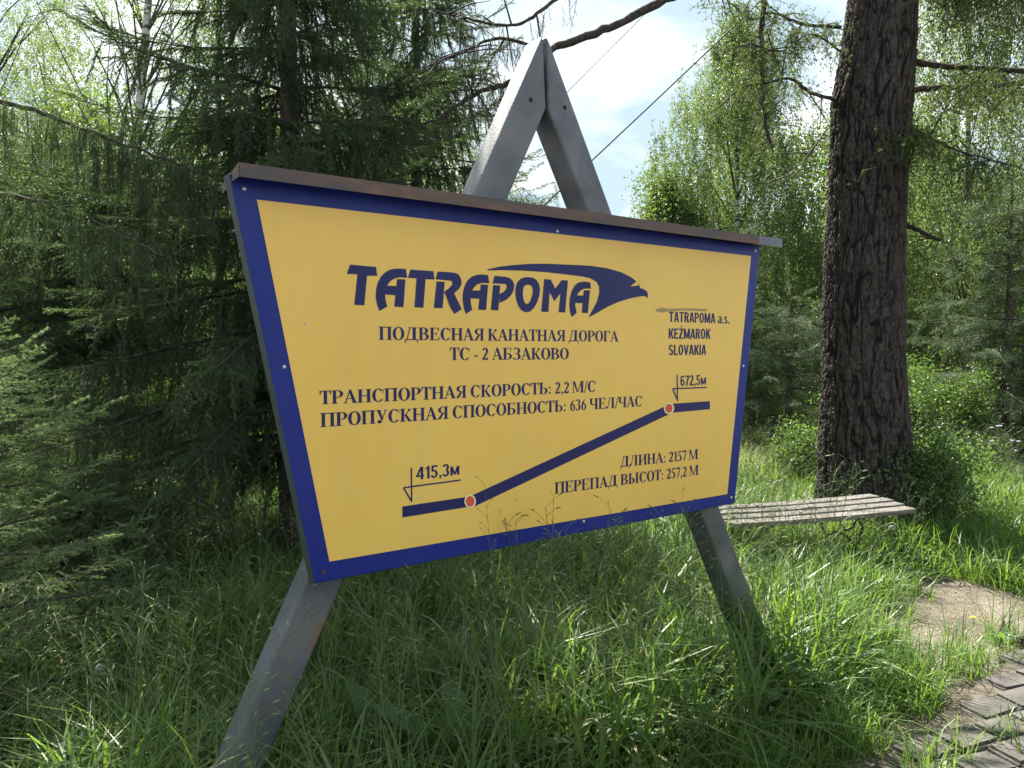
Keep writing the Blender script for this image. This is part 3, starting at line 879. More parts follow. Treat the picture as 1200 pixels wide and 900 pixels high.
def serif_glyphs():
    g = {}
    g['П'] = (stem(.09) + stem(.62) + bar(.05, .82, 1 - SH / 2 - .005, SH + .02), .92)
    g['О'] = (G_ring(.42, .5, .40, .52, .21, .055, n=30), .84)
    g['С'] = (G_ring(.42, .5, .39, .52, .21, .055, 42, 318) + [[(.70, .66), (.75, .66), (.75, 1.0), (.71, .9)]] + [[(.68, .16), (.74, .2), (.76, .26), (.72, .24)]], .80)
    g['Д'] = (bar(.02, .94, .0 + .035, .075) + [[(.02, -.22), (.07, -.22), (.10, .06), (.02, .06)]] + [[(.89, -.22), (.94, -.22), (.94, .06), (.86, .06)]] + dia(.16, .04, .38, 1, .07) + [[(.56, .05), (.78, .05), (.78, .98), (.56, .98)]] + bar(.28, .86, .975, SH), .96)
    bowl_t = G_ring(.36, .745, .34, .255, .20, .05, -90, 90, 14)
    bowl_b = G_ring(.36, .275, .40, .275, .21, .055, -90, 90, 14)
    g['В'] = (stem(.09) + bowl_t + bowl_b + bar(.2, .42, .98, .045) + bar(.2, .42, .51, .05) + bar(.2, .42, .025, .05), .80)
    g['Р'] = (stem(.09) + G_ring(.36, .72, .36, .28, .20, .05, -90, 90, 14) + bar(.2, .38, .975, .05) + bar(.2, .38, .465, .05), .74)
    g['Ь'] = (stem(.09) + G_ring(.36, .285, .38, .285, .20, .05, -90, 90, 14) + bar(.2, .38, .545, .05) + bar(.2, .38, .025, .05), .78)
    g['Ы'] = (stem(.09) + G_ring(.34, .285, .32, .285, .19, .05, -90, 90, 14) + bar(.2, .36, .545, .05) + bar(.2, .36, .025, .05) + stem(.80), 1.12)
    g['Б'] = (stem(.09) + G_ring(.36, .285, .38, .285, .20, .05, -90, 90, 14) + bar(.2, .38, .545, .05) + bar(.2, .38, .025, .05) + bar(.1, .68, .97, .055) + [[(.64, .74), (.68, .74), (.68, 1), (.60, .96)]], .79)
    g['Е'] = (stem(.09) + bar(.2, .68, .975, .055) + bar(.2, .52, .52, .055) + bar(.2, .70, .028, .055) + [[(.64, .74), (.68, .74), (.68, 1), (.58, .95)]] + [[(.68, .0), (.74, .28), (.70, .28), (.60, .05)]] + [[(.49, .38), (.53, .38), (.53, .66), (.49, .66)]], .78)
    g['Г'] = (stem(.09) + bar(.2, .66, .972, .06) + [[(.62, .70), (.66, .70), (.66, 1), (.56, .95)]], .70)
    g['Н'] = (stem(.09) + stem(.62) + bar(.2, .7, .51, .065), .92)
    g['И'] = (stem(.09) + stem(.62) + [[(.27, .14), (.27, .24), (.64, .86), (.64, .76)]], .92)
    g['А'] = (dia(.10, 0.02, .40, 1, .07) + dia(.68, 0.02, .38, 1, .23, .16) + bar(.2, .6, .34, .055) + serif(.11, 0, .24) + serif(.70, 0, .36), .84)
    g['Л'] = (dia(.17, 0.10, .34, 1, .07) + [[(.54, 0), (.74, 0), (.74, .98), (.54, .98)]] + bar(.26, .84, .975, SH) + bar(.45, .83, .025, SH) + G_ring(.08, .09, .10, .10, .10, .10, 0, 360, 10), .88)
    g['Я'] = (stem(.53) + G_ring(.40, .74, .34, .26, .20, .05, 90, 270, 14) + bar(.38, .56, .975, .05) + bar(.38, .56, .50, .05) + dia(.15, .02, .42, .5, .20, .16) + serif(.12, 0, .24), .82)
    g['К'] = (stem(.09) + dia(.67, .02, .36, .55, .22, .16) + dia(.36, .45, .62, .88, .08) + G_ring(.64, .90, .09, .09, .09, .09, 0, 360, 10) + serif(.70, 0, .26), .83)
    g['Т'] = (stem(.26, s1=False) + bar(.02, .70, .97, .06) + [[(.02, .70), (.06, .70), (.13, .96), (.02, 1)]] + [[(.66, .70), (.70, .70), (.70, 1), (.59, .96)]], .72)
    g['У'] = (dia(.20, .98, .43, .26, .21, .14) + dia(.66, .98, .36, .12, .06) + G_ring(.24, .12, .13, .13, .13, .13, 0, 360, 12) + bar(.24, .38, .06, .07) + serif(.20, 1 - SH, .34) + serif(.67, 1 - SH, .22), .80)
    g['З'] = (G_ring(.32, .745, .31, .27, .20, .055, -90, 150, 18) + G_ring(.31, .265, .36, .28, .21, .055, -155, 90, 20) + bar(.2, .34, .50, .05), .70)
    g['М'] = (stem(.07, .055) + stem(.80) + dia(.15, .98, .47, .04, .20, .08) + dia(.83, .98, .49, .04, .07), 1.10)
    g['Ч'] = (stem(.56) + stem(.07, .19, .5, 1, s0=False) + G_ring(.36, .62, .29, .24, .19, .07, 180, 275, 10) + bar(.34, .58, .41, .075), .86)
    g['1'] = (stem(.17, .17, 0, .97, s1=False) + dia(.06, .84, .22, .98, .08), .46)
    g['2'] = (G_ring(.25, .72, .23, .28, .17, .06, -30, 165, 16) + dia(.10, .08, .36, .58, .12, .16) + bar(.03, .46, .07, .14) + [[(.42, .05), (.48, .28), (.44, .28), (.40, .1)]], .52)
    g['3'] = (G_ring(.23, .76, .21, .24, .15, .055, -80, 160, 16) + G_ring(.21, .29, .26, .30, .17, .055, -150, 90, 16), .52)
    g['5'] = (G_ring(.19, .30, .27, .32, .17, .06, -140, 105, 16) + dia(.11, .50, .15, .97, .06) + bar(.12, .45, .93, .12), .52)
    g['6'] = (G_ring(.26, .30, .23, .31, .15, .055, 0, 360, 22) + [[(.03, .32), (.18, .42), (.30, .80), (.42, 1.0), (.16, .80), (.07, .58)]], .52)
    g['7'] = (bar(.04, .48, .92, .15) + dia(.20, 0, .45, .9, .12, .08) + [[(.04, .74), (.07, .74), (.12, .9), (.04, .92)]], .50)
    g[','] = ([[(.06, 0), (.20, 0), (.20, .15), (.06, .15)], [(.13, .02), (.20, .02), (.11, -.17), (.06, -.15)]], .27)
    g[':'] = ([[(.08, 0), (.22, 0), (.22, .15), (.08, .15)], [(.08, .46), (.22, .46), (.22, .61), (.08, .61)]], .34)
    g['-'] = (bar(.05, .30, .32, .12), .36)
    g['/'] = (dia(.02, -.04, .30, 1.04, .08), .32)
    g[' '] = ([], .27)
    return g
def plain_glyphs():
    W = .15; g = {}
    v = lambda x, y0=0, y1=1, w=W: [[(x, y0), (x + w, y0), (x + w, y1), (x, y1)]]
    hb = lambda x0, x1, y, w=.14: bar(x0, x1, y, w)
    g['T'] = (v(.155) + hb(0, .46, .93), .48)
    g['A'] = (dia(.07, 0, .22, 1, .14) + dia(.41, 0, .26, 1, .14) + hb(.12, .36, .27, .12), .50)
    g['R'] = (v(.02) + G_ring(.24, .74, .21, .26, .15, .13, -90, 90, 12) + hb(.1, .26, .935, .13) + hb(.1, .26, .545, .13) + dia(.38, 0, .27, .5, .16), .50)
    g['P'] = (v(.02) + G_ring(.24, .71, .21, .29, .15, .13, -90, 90, 12) + hb(.1, .26, .935, .13) + hb(.1, .26, .485, .13), .48)
    g['O'] = (G_ring(.25, .5, .235, .515, .15, .14, n=24), .52)
    g['M'] = (v(.02) + v(.46) + dia(.11, 1, .315, .05, .15, .12) + dia(.52, 1, .315, .05, .15, .12), .65)
    g['K'] = (v(.02) + dia(.40, 0, .22, .60, .17) + dia(.17, .36, .40, 1, .16), .50)
    g['E'] = (v(.02) + hb(.1, .42, .93) + hb(.1, .38, .52) + hb(.1, .43, .07), .46)
    g['Z'] = (hb(.03, .42, .93) + hb(.02, .43, .07) + dia(.10, .1, .34, .9, .17), .46)
    g['Ž'] = (g['Z'][0] + [[(.12, 1.26), (.18, 1.26), (.25, 1.14), (.23, 1.08)], [(.33, 1.26), (.27, 1.26), (.22, 1.14), (.23, 1.08)]], .46)
    g['S'] = (G_ring(.225, .745, .205, .27, .14, .13, 20, 250, 14) + G_ring(.225, .265, .21, .28, .14, .13, -160, 80, 14) + dia(.33, .36, .12, .64, .16), .47)
    g['L'] = (v(.02) + hb(.1, .41, .07), .43)
    g['V'] = (dia(.24, 0, .07, 1, .14) + dia(.24, 0, .41, 1, .14), .50)
    g['I'] = (v(.03), .22)
    g['a'] = (v(.30, 0, .5) + G_ring(.23, .20, .20, .215, .14, .11, 60, 330, 14) + G_ring(.25, .50, .20, .24, .14, .12, 0, 150, 12) , .48)
    g['s'] = (G_ring(.19, .54, .17, .19, .13, .11, 20, 250, 12) + G_ring(.19, .20, .17, .21, .13, .11, -160, 80, 12) + dia(.25, .28, .13, .47, .12), .40)
    g['.'] = (v(.03, 0, .16), .22)
    g[','] = (v(.03, 0, .16) + dia(.07, -.16, .13, .02, .06), .22)
    g['6'] = (G_ring(.23, .31, .215, .325, .14, .12, 0, 360, 18) + [[(.015, .3), (.155, .42), (.155, .72), (.015, .72)]] + G_ring(.23, .76, .215, .25, .14, .12, 20, 190, 10), .49)
    g['7'] = (hb(.02, .43, .93) + dia(.14, 0, .35, .9, .15), .45)
    g['2'] = (G_ring(.22, .74, .205, .27, .14, .12, -20, 170, 12) + dia(.10, .08, .33, .66, .17) + hb(.02, .43, .065), .47)
    g['5'] = (G_ring(.20, .31, .22, .325, .14, .12, -160, 120, 14) + v(.05, .5, .97, .12) + hb(.06, .41, .93), .48)
    g['4'] = (v(.27, 0, 1, .14) + hb(.0, .47, .28, .12) + dia(.05, .28, .30, .98, .13), .50)
    g['1'] = (v(.15, 0, 1, .14) + dia(.06, .76, .20, .95, .12), .36)
    g['3'] = (G_ring(.21, .74, .205, .27, .14, .12, -80, 165, 14) + G_ring(.21, .27, .215, .285, .14, .12, -165, 80, 14), .48)
    g['м'] = (v(.02, 0, .74, .14) + v(.44, 0, .74, .14) + dia(.10, .74, .295, .04, .14, .10) + dia(.49, .74, .295, .04, .14, .10), .62)
    g[' '] = ([], .20)
    return g
GS, GP = serif_glyphs(), plain_glyphs()
def text_line(name, s, p0, p1, cap0, cap1, glyphs, sl=0.0):
    """one line of print between baseline pixels p0 and p1 with cap heights in pixels at both ends"""
    a, c = sp(p0[0], p0[1]), sp(p1[0], p1[1])
    ha = (sp(p0[0], p0[1] - cap0) - a).z; hc = (sp(p1[0], p1[1] - cap1) - c).z
    tot = sum(glyphs[ch][1] for ch in s) - 0.04
    L_ = (c.x - a.x)
    mb = MB(); x = 0.0; k = 0
    for ch in s:
        gl, wd = glyphs[ch]
        for i, q in enumerate(gl):
            tt = -0.0019 - (i % 9) * 0.00006 - (k % 2) * 0.00003
            vs = []
            for (gx_, gy_) in q:
                f = (x + gx_) / tot
                h_ = ha + (hc - ha) * f
                vs.append((a.x + L_ * f, tt, a.z + (c.z - a.z) * f + gy_ * h_))
            # face towards the viewer
            ar = sum(vs[j][0] * vs[(j + 1) % len(vs)][2] - vs[(j + 1) % len(vs)][0] * vs[j][2] for j in range(len(vs)))
            if ar < 0: vs = vs[::-1]
            mb.add(vs, [tuple(range(len(vs)))])
        x += wd; k += 1
    o = mb.build(name, M['ink'], sign); o['kind'] = 'stuff'
    return o
text_line('title_lettering', 'ПОДВЕСНАЯ КАНАТНАЯ ДОРОГА', (443.5, 398.3), (724, 400.2), 15.5, 12.2, GS)
text_line('title_lettering', 'ТС - 2 АБЗАКОВО', (526.5, 422), (666, 421), 14.8, 13.2, GS)
text_line('data_lettering', 'ТРАНСПОРТНАЯ СКОРОСТЬ: 2,2 М/С', (374, 474), (697.5, 459), 16, 13, GS)
text_line('data_lettering', 'ПРОПУСКНАЯ СПОСОБНОСТЬ: 636 ЧЕЛ/ЧАС', (375, 500.5), (752, 476), 16.3, 12.3, GS)
text_line('data_lettering', 'ДЛИНА: 2157 М', (726.5, 547.3), (817.5, 537.8), 12.4, 11.6, GS)
text_line('data_lettering', 'ПЕРЕПАД ВЫСОТ: 257,2 М', (649.5, 578.8), (818, 556.3), 13.4, 11.6, GS)
text_line('maker_lettering', 'TATRAPOMA a.s.', (783.5, 377.2), (854.5, 379.3), 12.2, 11.4, GP)
text_line('maker_lettering', 'KEŽMAROK', (783, 396.9), (832, 397.2), 12.2, 11.8, GP)
text_line('maker_lettering', 'SLOVAKIA', (783, 416.2), (827, 415.8), 12.2, 11.8, GP)
text_line('height_lettering', '672,5м', (796.8, 452.3), (827, 450.6), 12, 11.6, GP)
text_line('height_lettering', '415,3м', (487.5, 562.5), (538, 556), 15, 14, GP)

# ------------------------------------------------------------------ the bench
bench_c = on_ground(930, 600, 0.45); bench_c.z = 0
bench = empty('bench', (bench_c.x, bench_c.y, 0), 0)
tag(bench, 'low backless garden bench with weathered grey wooden slats on curved iron legs', 'bench')
front_r, front_l = on_ground(1071, 596, .45), on_ground(861, 613.5, .45)
bd = (front_r - front_l); bd.z = 0; bd.normalize(); bn = Vector((-bd.y, bd.x, 0))
brz = math.atan2(bd.y, bd.x)
ends = [on_ground(1071, 595, .45), on_ground(1049, 588, .45), on_ground(1029, 582, .45), on_ground(1009, 577, .45)]
for i, e in enumerate(ends):
    s_e = (e - front_r).dot(bd)
    w, th_ = 0.108, 0.036
    c0 = front_r + bn * (0.055 + i * 0.147)
    Ls = 1.56 + random.uniform(-.03, .05) + s_e * .5
    mb = MB()
    nseg = 14
    vs, fs = [], []
    for k in range(nseg + 1):
        p = c0 + bd * (s_e - Ls * k / nseg)
        sag = -0.010 * math.sin(PI * k / nseg) + random.uniform(-.0015, .0015)
        for (a_, z_) in ((-w / 2, -th_), (w / 2, -th_), (w / 2, 0), (-w / 2, 0)):
            q = p + bn * (a_ + random.uniform(-.002, .002))
            vs.append((q.x - bench_c.x, q.y - bench_c.y, 0.45 + z_ + sag + i * 0.002))
    for k in range(nseg):
        for j in range(4):
            j2 = (j + 1) % 4
            fs.append((k * 4 + j, k * 4 + 4 + j, k * 4 + 4 + j2, k * 4 + j2))
    fs.append((0, 1, 2, 3)); fs.append((nseg * 4 + 3, nseg * 4 + 2, nseg * 4 + 1, nseg * 4))
    # wood grain runs along the slat: rotate into its own frame
    ca, sa = math.cos(-brz), math.sin(-brz)
    vs = [(x * ca - y * sa, x * sa + y * ca, z) for x, y, z in vs]
    o = MB().add(vs, fs).build('slat', M['plank_red'] if i == 0 else M['plank'], bench)
    o.rotation_euler = (0, 0, brz)
    bevel(o, 0.006, 2)
for sgn in (-0.42, -1.22):
    c = front_r + bd * sgn
    mb = MB()
    w0 = 0.53
    loop = []
    def P(a_, z_): 
        q = c + bn * a_
        return (q.x - bench_c.x, q.y - bench_c.y, z_)
    mb.tube([P(0.02, .405), P(w0, .405)], 0.012, 6)
    mb.tube([P(.10, .40), P(.05, .33), P(.07, .24), P(.12, .18), P(.09, .09), P(.0, 0.0), P(-.03, -.05)], 0.012, 6)
    mb.tube([P(w0 - .10, .40), P(w0 - .05, .33), P(w0 - .07, .24), P(w0 - .12, .18), P(w0 - .09, .09), P(w0, 0.0), P(w0 + .03, -.05)], 0.012, 6)
    mb.tube([P(.12, .18), P(.20, .23), P(.27, .245), P(.34, .23), P(w0 - .12, .18)], 0.010, 6)
    mb.tube([P(.10, .40), P(.14, .31), P(.22, .27), P(.27, .32), P(.24, .36)], 0.008, 5)
    mb.build('leg', M['iron'], bench, True)

# ------------------------------------------------------------------ overhead cables
def cable(pts, rad, label):
    ps = [Vector(p) for p in pts]
    a, c = ps[0], ps[-1]; out = []
    for k in range(25):
        t = k / 24; p = a.lerp(c, t); p.z -= 4 * (a - c).length * 0.004 * t * (1 - t); out.append(p)
    o = MB().tube(out, rad, 6).build('overhead_cable', M['cable'], None, True)
    tag(o, label, 'cable', 'overhead cables crossing the sky')
    return o
p_a, p_b = at(640, 232, 7.5), at(897, -10, 9.0)
dcab = (p_b - p_a)
cable([p_a - dcab * 1.2, p_b + dcab * 1.5], 0.009, 'thicker black cable slanting up from the A-frame towards the upper right')
p_a, p_b = at(681, 84, 11.0), at(746, 19, 12.0)
dcab = (p_b - p_a)
cable([p_a - dcab * 5, p_b + dcab * 7], 0.0065, 'thin pale cable high in the sky between the A-frame top and the limb')

# ------------------------------------------------------------------ the big larch
def big_larch():
    TY = 6.8
    root = Vector((at(1012, 500, TY).x, TY, 0))
    t = empty('larch_tree', root)
    tag(t, 'big old larch with thick dark furrowed trunk standing behind the bench', 'tree')
    # centre line and half widths from the photograph
    rows = [(640, 956, 1078), (600, 958, 1070), (560, 961, 1066), (500, 963, 1061), (430, 966, 1057), (360, 967, 1056), (300, 970, 1056), (230, 974, 1058), (160, 977, 1062), (120, 977, 1065), (100, 981, 1066), (60, 988, 1068), (0, 997, 1070), (-80, 1008, 1076), (-400, 1040, 1092), (-900, 1085, 1120), (-1300, 1115, 1128)]
    zz, cx, rr = [], [], []
    for y, l, r_ in rows:
        a, b_ = at(l, y, TY), at(r_, y, TY)
        zz.append((a.z + b_.z) / 2); cx.append((a.x + b_.x) / 2 - root.x); rr.append((b_.x - a.x) / 2)
    zz, cx, rr = np.array(zz), np.array(cx), np.array(rr)
    zz = np.concatenate([[-.3], zz]); cx = np.concatenate([[cx[0]], cx]); rr = np.concatenate([[rr[0] * 1.15], rr])
    zv = np.concatenate([np.linspace(-.2, 5.2, 860), np.linspace(5.3, zz[-1], 120)])
    na = 420
    th = np.linspace(0, 2 * PI, na, endpoint=False)
    Z, T = np.meshgrid(zv, th, indexing='ij')
    Rr = np.interp(Z, zz, rr); Cx = np.interp(Z, zz, cx)
    # furrowed bark: long vertical ridges broken by cross cracks
    wob = 0.5 * (vnoise(np.cos(T) * 2, np.sin(T) * 2, Z * 2.2, 5) - .5) + .30 * (vnoise(np.cos(T) * 6, np.sin(T) * 6, Z * 8, 15) - .5) + .12 * (vnoise(np.cos(T) * 16, np.sin(T) * 16, Z * 30, 25) - .5)
    cxn, syn = np.cos(T + wob * .30), np.sin(T + wob * .30)
    n1 = vnoise(cxn * 11, syn * 11, Z * 4.6 + wob, 6)
    n2 = vnoise(cxn * 20, syn * 20, Z * 13.0 + wob, 7)
    n3 = vnoise(cxn * 46, syn * 46, Z * 60.0, 8)
    n4 = vnoise(cxn * 24, syn * 24, Z * 22.0, 9)
    fur = np.clip(np.abs(2 * n1 - 1) * 4.2, 0, 1)               # deep long furrows
    fur2 = np.clip(np.abs(2 * n2 - 1) * 3.2, 0, 1)              # shorter cracks between the plates
    crack = np.clip(np.abs(2 * vnoise(cxn * 7, syn * 7, Z * 16 + wob * 3, 12) - 1) * 5, 0, 1)
    flake = np.floor(n4 * 4) / 4
    rid = fur * (.45 + .55 * fur2) * (.72 + .28 * crack)
    rid = np.clip(rid * (.62 + .30 * flake + .30 * n3), 0, 1)
    # root flare lobes
    fl = np.clip(1 - Z / 0.45, 0, 1) ** 2
    lobe = 1 + fl * 0.16 * np.sin(T * 5 + .6)
    RR = Rr * lobe + (rid - .6) * 0.021 + (n3 - .5) * .008 + 0.02 * (vnoise(np.cos(T) * 1.5, np.sin(T) * 1.5, Z * 1.2, 21) - .5)
    V = np.stack([Cx + RR * np.cos(T), RR * np.sin(T), Z], -1).reshape(-1, 3)
    nz = len(zv)
    i = np.arange(nz - 1)[:, None] * na + np.arange(na)[None, :]
    i2 = np.arange(nz - 1)[:, None] * na + (np.arange(na)[None, :] + 1) % na
    F = np.stack([i, i2, i2 + na, i + na], -1).reshape(-1, 4)
    me = bpy.data.meshes.new('trunk')
    me.vertices.add(len(V)); me.vertices.foreach_set('co', V.astype(np.float32).ravel())
    me.loops.add(len(F) * 4); me.loops.foreach_set('vertex_index', F.astype(np.int32).ravel())
    me.polygons.add(len(F)); me.polygons.foreach_set('loop_start', np.arange(len(F), dtype=np.int32) * 4)
    me.update(calc_edges=True)
    me.polygons.foreach_set('use_smooth', np.ones(len(F), bool))
    a = me.attributes.new('ridge', 'FLOAT', 'POINT'); a.data.foreach_set('value', rid.astype(np.float32).ravel())
    me.materials.append(M['bark_larch'])
    link_mesh('trunk', me, None, t)
    # limbs
    tw_p, tw_d, tw_s, tw_k = [], [], [], []
    def limb(pts, r0, r1, twigs=40, style='larch', dn=0.8, side=0.06, skip=0.15, sc=1.0, sub=6):
        mb = MB()
        P_ = [Vector(p) for p in pts]
        # smooth through points
        out = []
        m = len(P_)
        for i in range(m - 1):
            pm, p1_, p2_, pn = P_[max(i - 1, 0)], P_[i], P_[i + 1], P_[min(i + 2, m - 1)]
            for kk in range(8):
                u = kk / 8
                q = 0.5 * ((2 * p1_) + (p2_ - pm) * u + (2 * pm - 5 * p1_ + 4 * p2_ - pn) * u * u + (-pm + 3 * p1_ - 3 * p2_ + pn) * u ** 3)
                out.append(q + Vector((random.uniform(-1, 1), random.uniform(-1, 1), random.uniform(-1, 1))) * r0 * .22)
        out.append(P_[-1])
        n_ = len(out)
        mb.tube([q - root for q in out], [r0 + (r1 - r0) * (j / (n_ - 1)) ** .8 * 1.0 + random.uniform(-.08, .1) * r0 for j in range(n_)], 8)
        # side branchlets
        for s in range(sub):
            j = int(n_ * (skip + (1 - skip) * random.random())) % n_
            q = out[j]; dr = Vector((random.gauss(0, 1), random.gauss(0, .7), random.gauss(-.1, .6))).normalized()
            lq = random.uniform(.25, .7) * sc
            e1 = q + dr * lq * .5 + Vector((0, 0, -.02)); e2 = q + dr * lq + Vector((0, 0, -.10 * sc))
            mb.tube([q - root, e1 - root, e2 - root], [.008, .005, .0025], 4)
            for z_ in range(max(2, twigs // 12)):
                f = random.random(); w_ = q.lerp(e1, f * 2) if f < .5 else e1.lerp(e2, f * 2 - 1)
                tw_p.append(w_); tw_d.append((dr.x * (1 - dn) + random.gauss(0, .35), dr.y * (1 - dn) + random.gauss(0, .35), -dn + random.gauss(0, .2))); tw_s.append(random.uniform(.5, 1.0) * sc); tw_k.append(style)
        for s in range(twigs):
            f = skip + (1 - skip) * random.random()
            q = out[min(n_ - 1, int(f * n_))]
            tw_p.append(q + Vector((random.gauss(0, side), random.gauss(0, side), random.gauss(0, side * .5))))
            tw_d.append((random.gauss(0, .5) * (1 - dn) + random.gauss(0, .12), random.gauss(0, .5) * (1 - dn) + random.gauss(0, .12), -dn + random.gauss(0, .25) * (1 - dn)))
            tw_s.append(random.uniform(.5, 1.1) * sc); tw_k.append(style)
        mb.build('limb', M['limb'], t, True)
    # the long bare limb arching down to the left behind the A-frame top
    limb([at(1032, -170, 6.75), at(980, -120, 6.4), at(880, -50, 6.2), at(780, 0, 6.0), at(715, 32, 5.9), at(650, 55, 5.8)], .042, .027, 0, sub=0)
    limb([at(652, 54, 5.8), at(600, 95, 5.6), at(560, 108, 5.5), at(510, 140, 5.4), at(455, 158, 5.3), at(405, 192, 5.2)], .026, .008, 130, 'dark', .97, .05, .1, 0.8, 16)
    limb([at(640, 60, 5.8), at(585, 45, 5.7), at(540, 62, 5.6), at(470, 92, 5.5), at(420, 120, 5.4)], .015, .004, 100, 'dark', .95, .05, .1, 0.8, 12)
    limb([at(700, -40, 6.0), at(640, 8, 5.8), at(600, 30, 5.7), at(540, 20, 5.6), at(490, 8, 5.5)], .018, .005, 30, 'dark', .85, .08, .1, .8, 12)
    # hanging limb left of the trunk
    limb([at(985, -70, 6.7), at(930, -40, 6.5), at(900, -10, 6.4), at(892, 40, 6.4), at(893, 90, 6.4), at(896, 135, 6.35), at(906, 178, 6.3)], .034, .010, 60, 'larch', .5, .05, .35, .6, 10)
    limb([at(982, 118, 6.8), at(950, 108, 6.6), at(925, 92, 6.5), at(900, 97, 6.45), at(870, 103, 6.4), at(838, 130, 6.35)], .018, .006, 50, 'larch', .4, .05, .1, .6, 10)
    limb([at(985, 32, 6.8), at(940, 28, 6.6), at(905, 15, 6.5), at(880, 22, 6.4), at(845, -6, 6.3)], .016, .005, 70, 'larch', .4, .08, .0, .7, 12)
    limb([at(985, 60, 6.8), at(950, 40, 6.5), at(915, 60, 6.3), at(880, 50, 6.2)], .010, .004, 50, 'larch', .5, .08, .1, .6, 12)
    limb([at(970, 150, 6.8), at(940, 190, 6.4), at(915, 215, 6.2)], .008, .003, 8, 'larch', .5, .05, .1, .6, 6)
    # limbs to the right of the trunk
    limb([at(1062, 72, 6.8), at(1100, 77, 6.7), at(1150, 80, 6.5), at(1215, 84, 6.3), at(1300, 96, 6.0)], .030, .014, 60, 'larch', .6, .06, .3, .8, 10)
    limb([at(1062, 106, 6.8), at(1100, 103, 6.9), at(1160, 101, 7.0), at(1225, 94, 7.1), at(1310, 96, 7.2)], .030, .014, 80, 'larch', .6, .06, .3, .8, 12)
    limb([at(1054, 262, 6.8), at(1072, 268, 6.7), at(1092, 278, 6.5), at(1102, 281, 6.4)], .026, .010, 2, 'larch', .6, .04, .5, .5, 3)
    limb([at(1062, 120, 6.8), at(1068, 150, 6.6), at(1085, 160, 6.4), at(1120, 175, 6.2), at(1170, 190, 6.0)], .018, .006, 90, 'larch', .6, .09, .2, .8, 14)
    limb([at(1068, -30, 6.8), at(1110, -25, 6.6), at(1170, -10, 6.3), at(1260, 5, 6.0)], .03, .01, 120, 'larch', .75, .1, .2, .9, 16)
    # crown above the frame
    for kk in range(32):
        z_ = 6.2 + 9.3 * kk / 32; an = kk * 2.39996 + .5
        L_ = (2.5 - 1.7 * (kk / 32)) * random.uniform(.8, 1.1)
        dd = Vector((math.cos(an), math.sin(an), 0))
        cxk = float(np.interp(z_, zz, cx))
        b0 = root + Vector((cxk, 0, z_))
        if dd.y < -.55 and z_ < 8: L_ *= .7
        limb([b0, b0 + dd * L_ * .35 + Vector((0, 0, .15)), b0 + dd * L_ * .7 + Vector((0, 0, .1)), b0 + dd * L_ + Vector((0, 0, -.1))], .03, .008, 26, 'larch', .45, .16, .15, 1.2, 6)
    P_ = np.array([tuple(p - root) for p in tw_p]); D_ = np.array(tw_d); S_ = np.array(tw_s)
    dark = np.array([k_ == 'dark' for k_ in tw_k])
    scatter('crown', P_[~dark], euler_from(D_[~dark]), S_[~dark], S_larch, M['larch'], t)
    o = scatter('crown', P_[dark], euler_from(D_[dark]), S_[dark] * 1.0, S_larch_dark, M['spruce'], t)
    o['label'] = 'dark hanging twigs of the limb behind the A-frame top'
    return t
big_larch()

# ------------------------------------------------------------------ trees
def taper_trunk(pts, radii, mat, parent, name='trunk', n=10):
    return MB().tube(pts, radii, n).build(name, mat, parent, True)

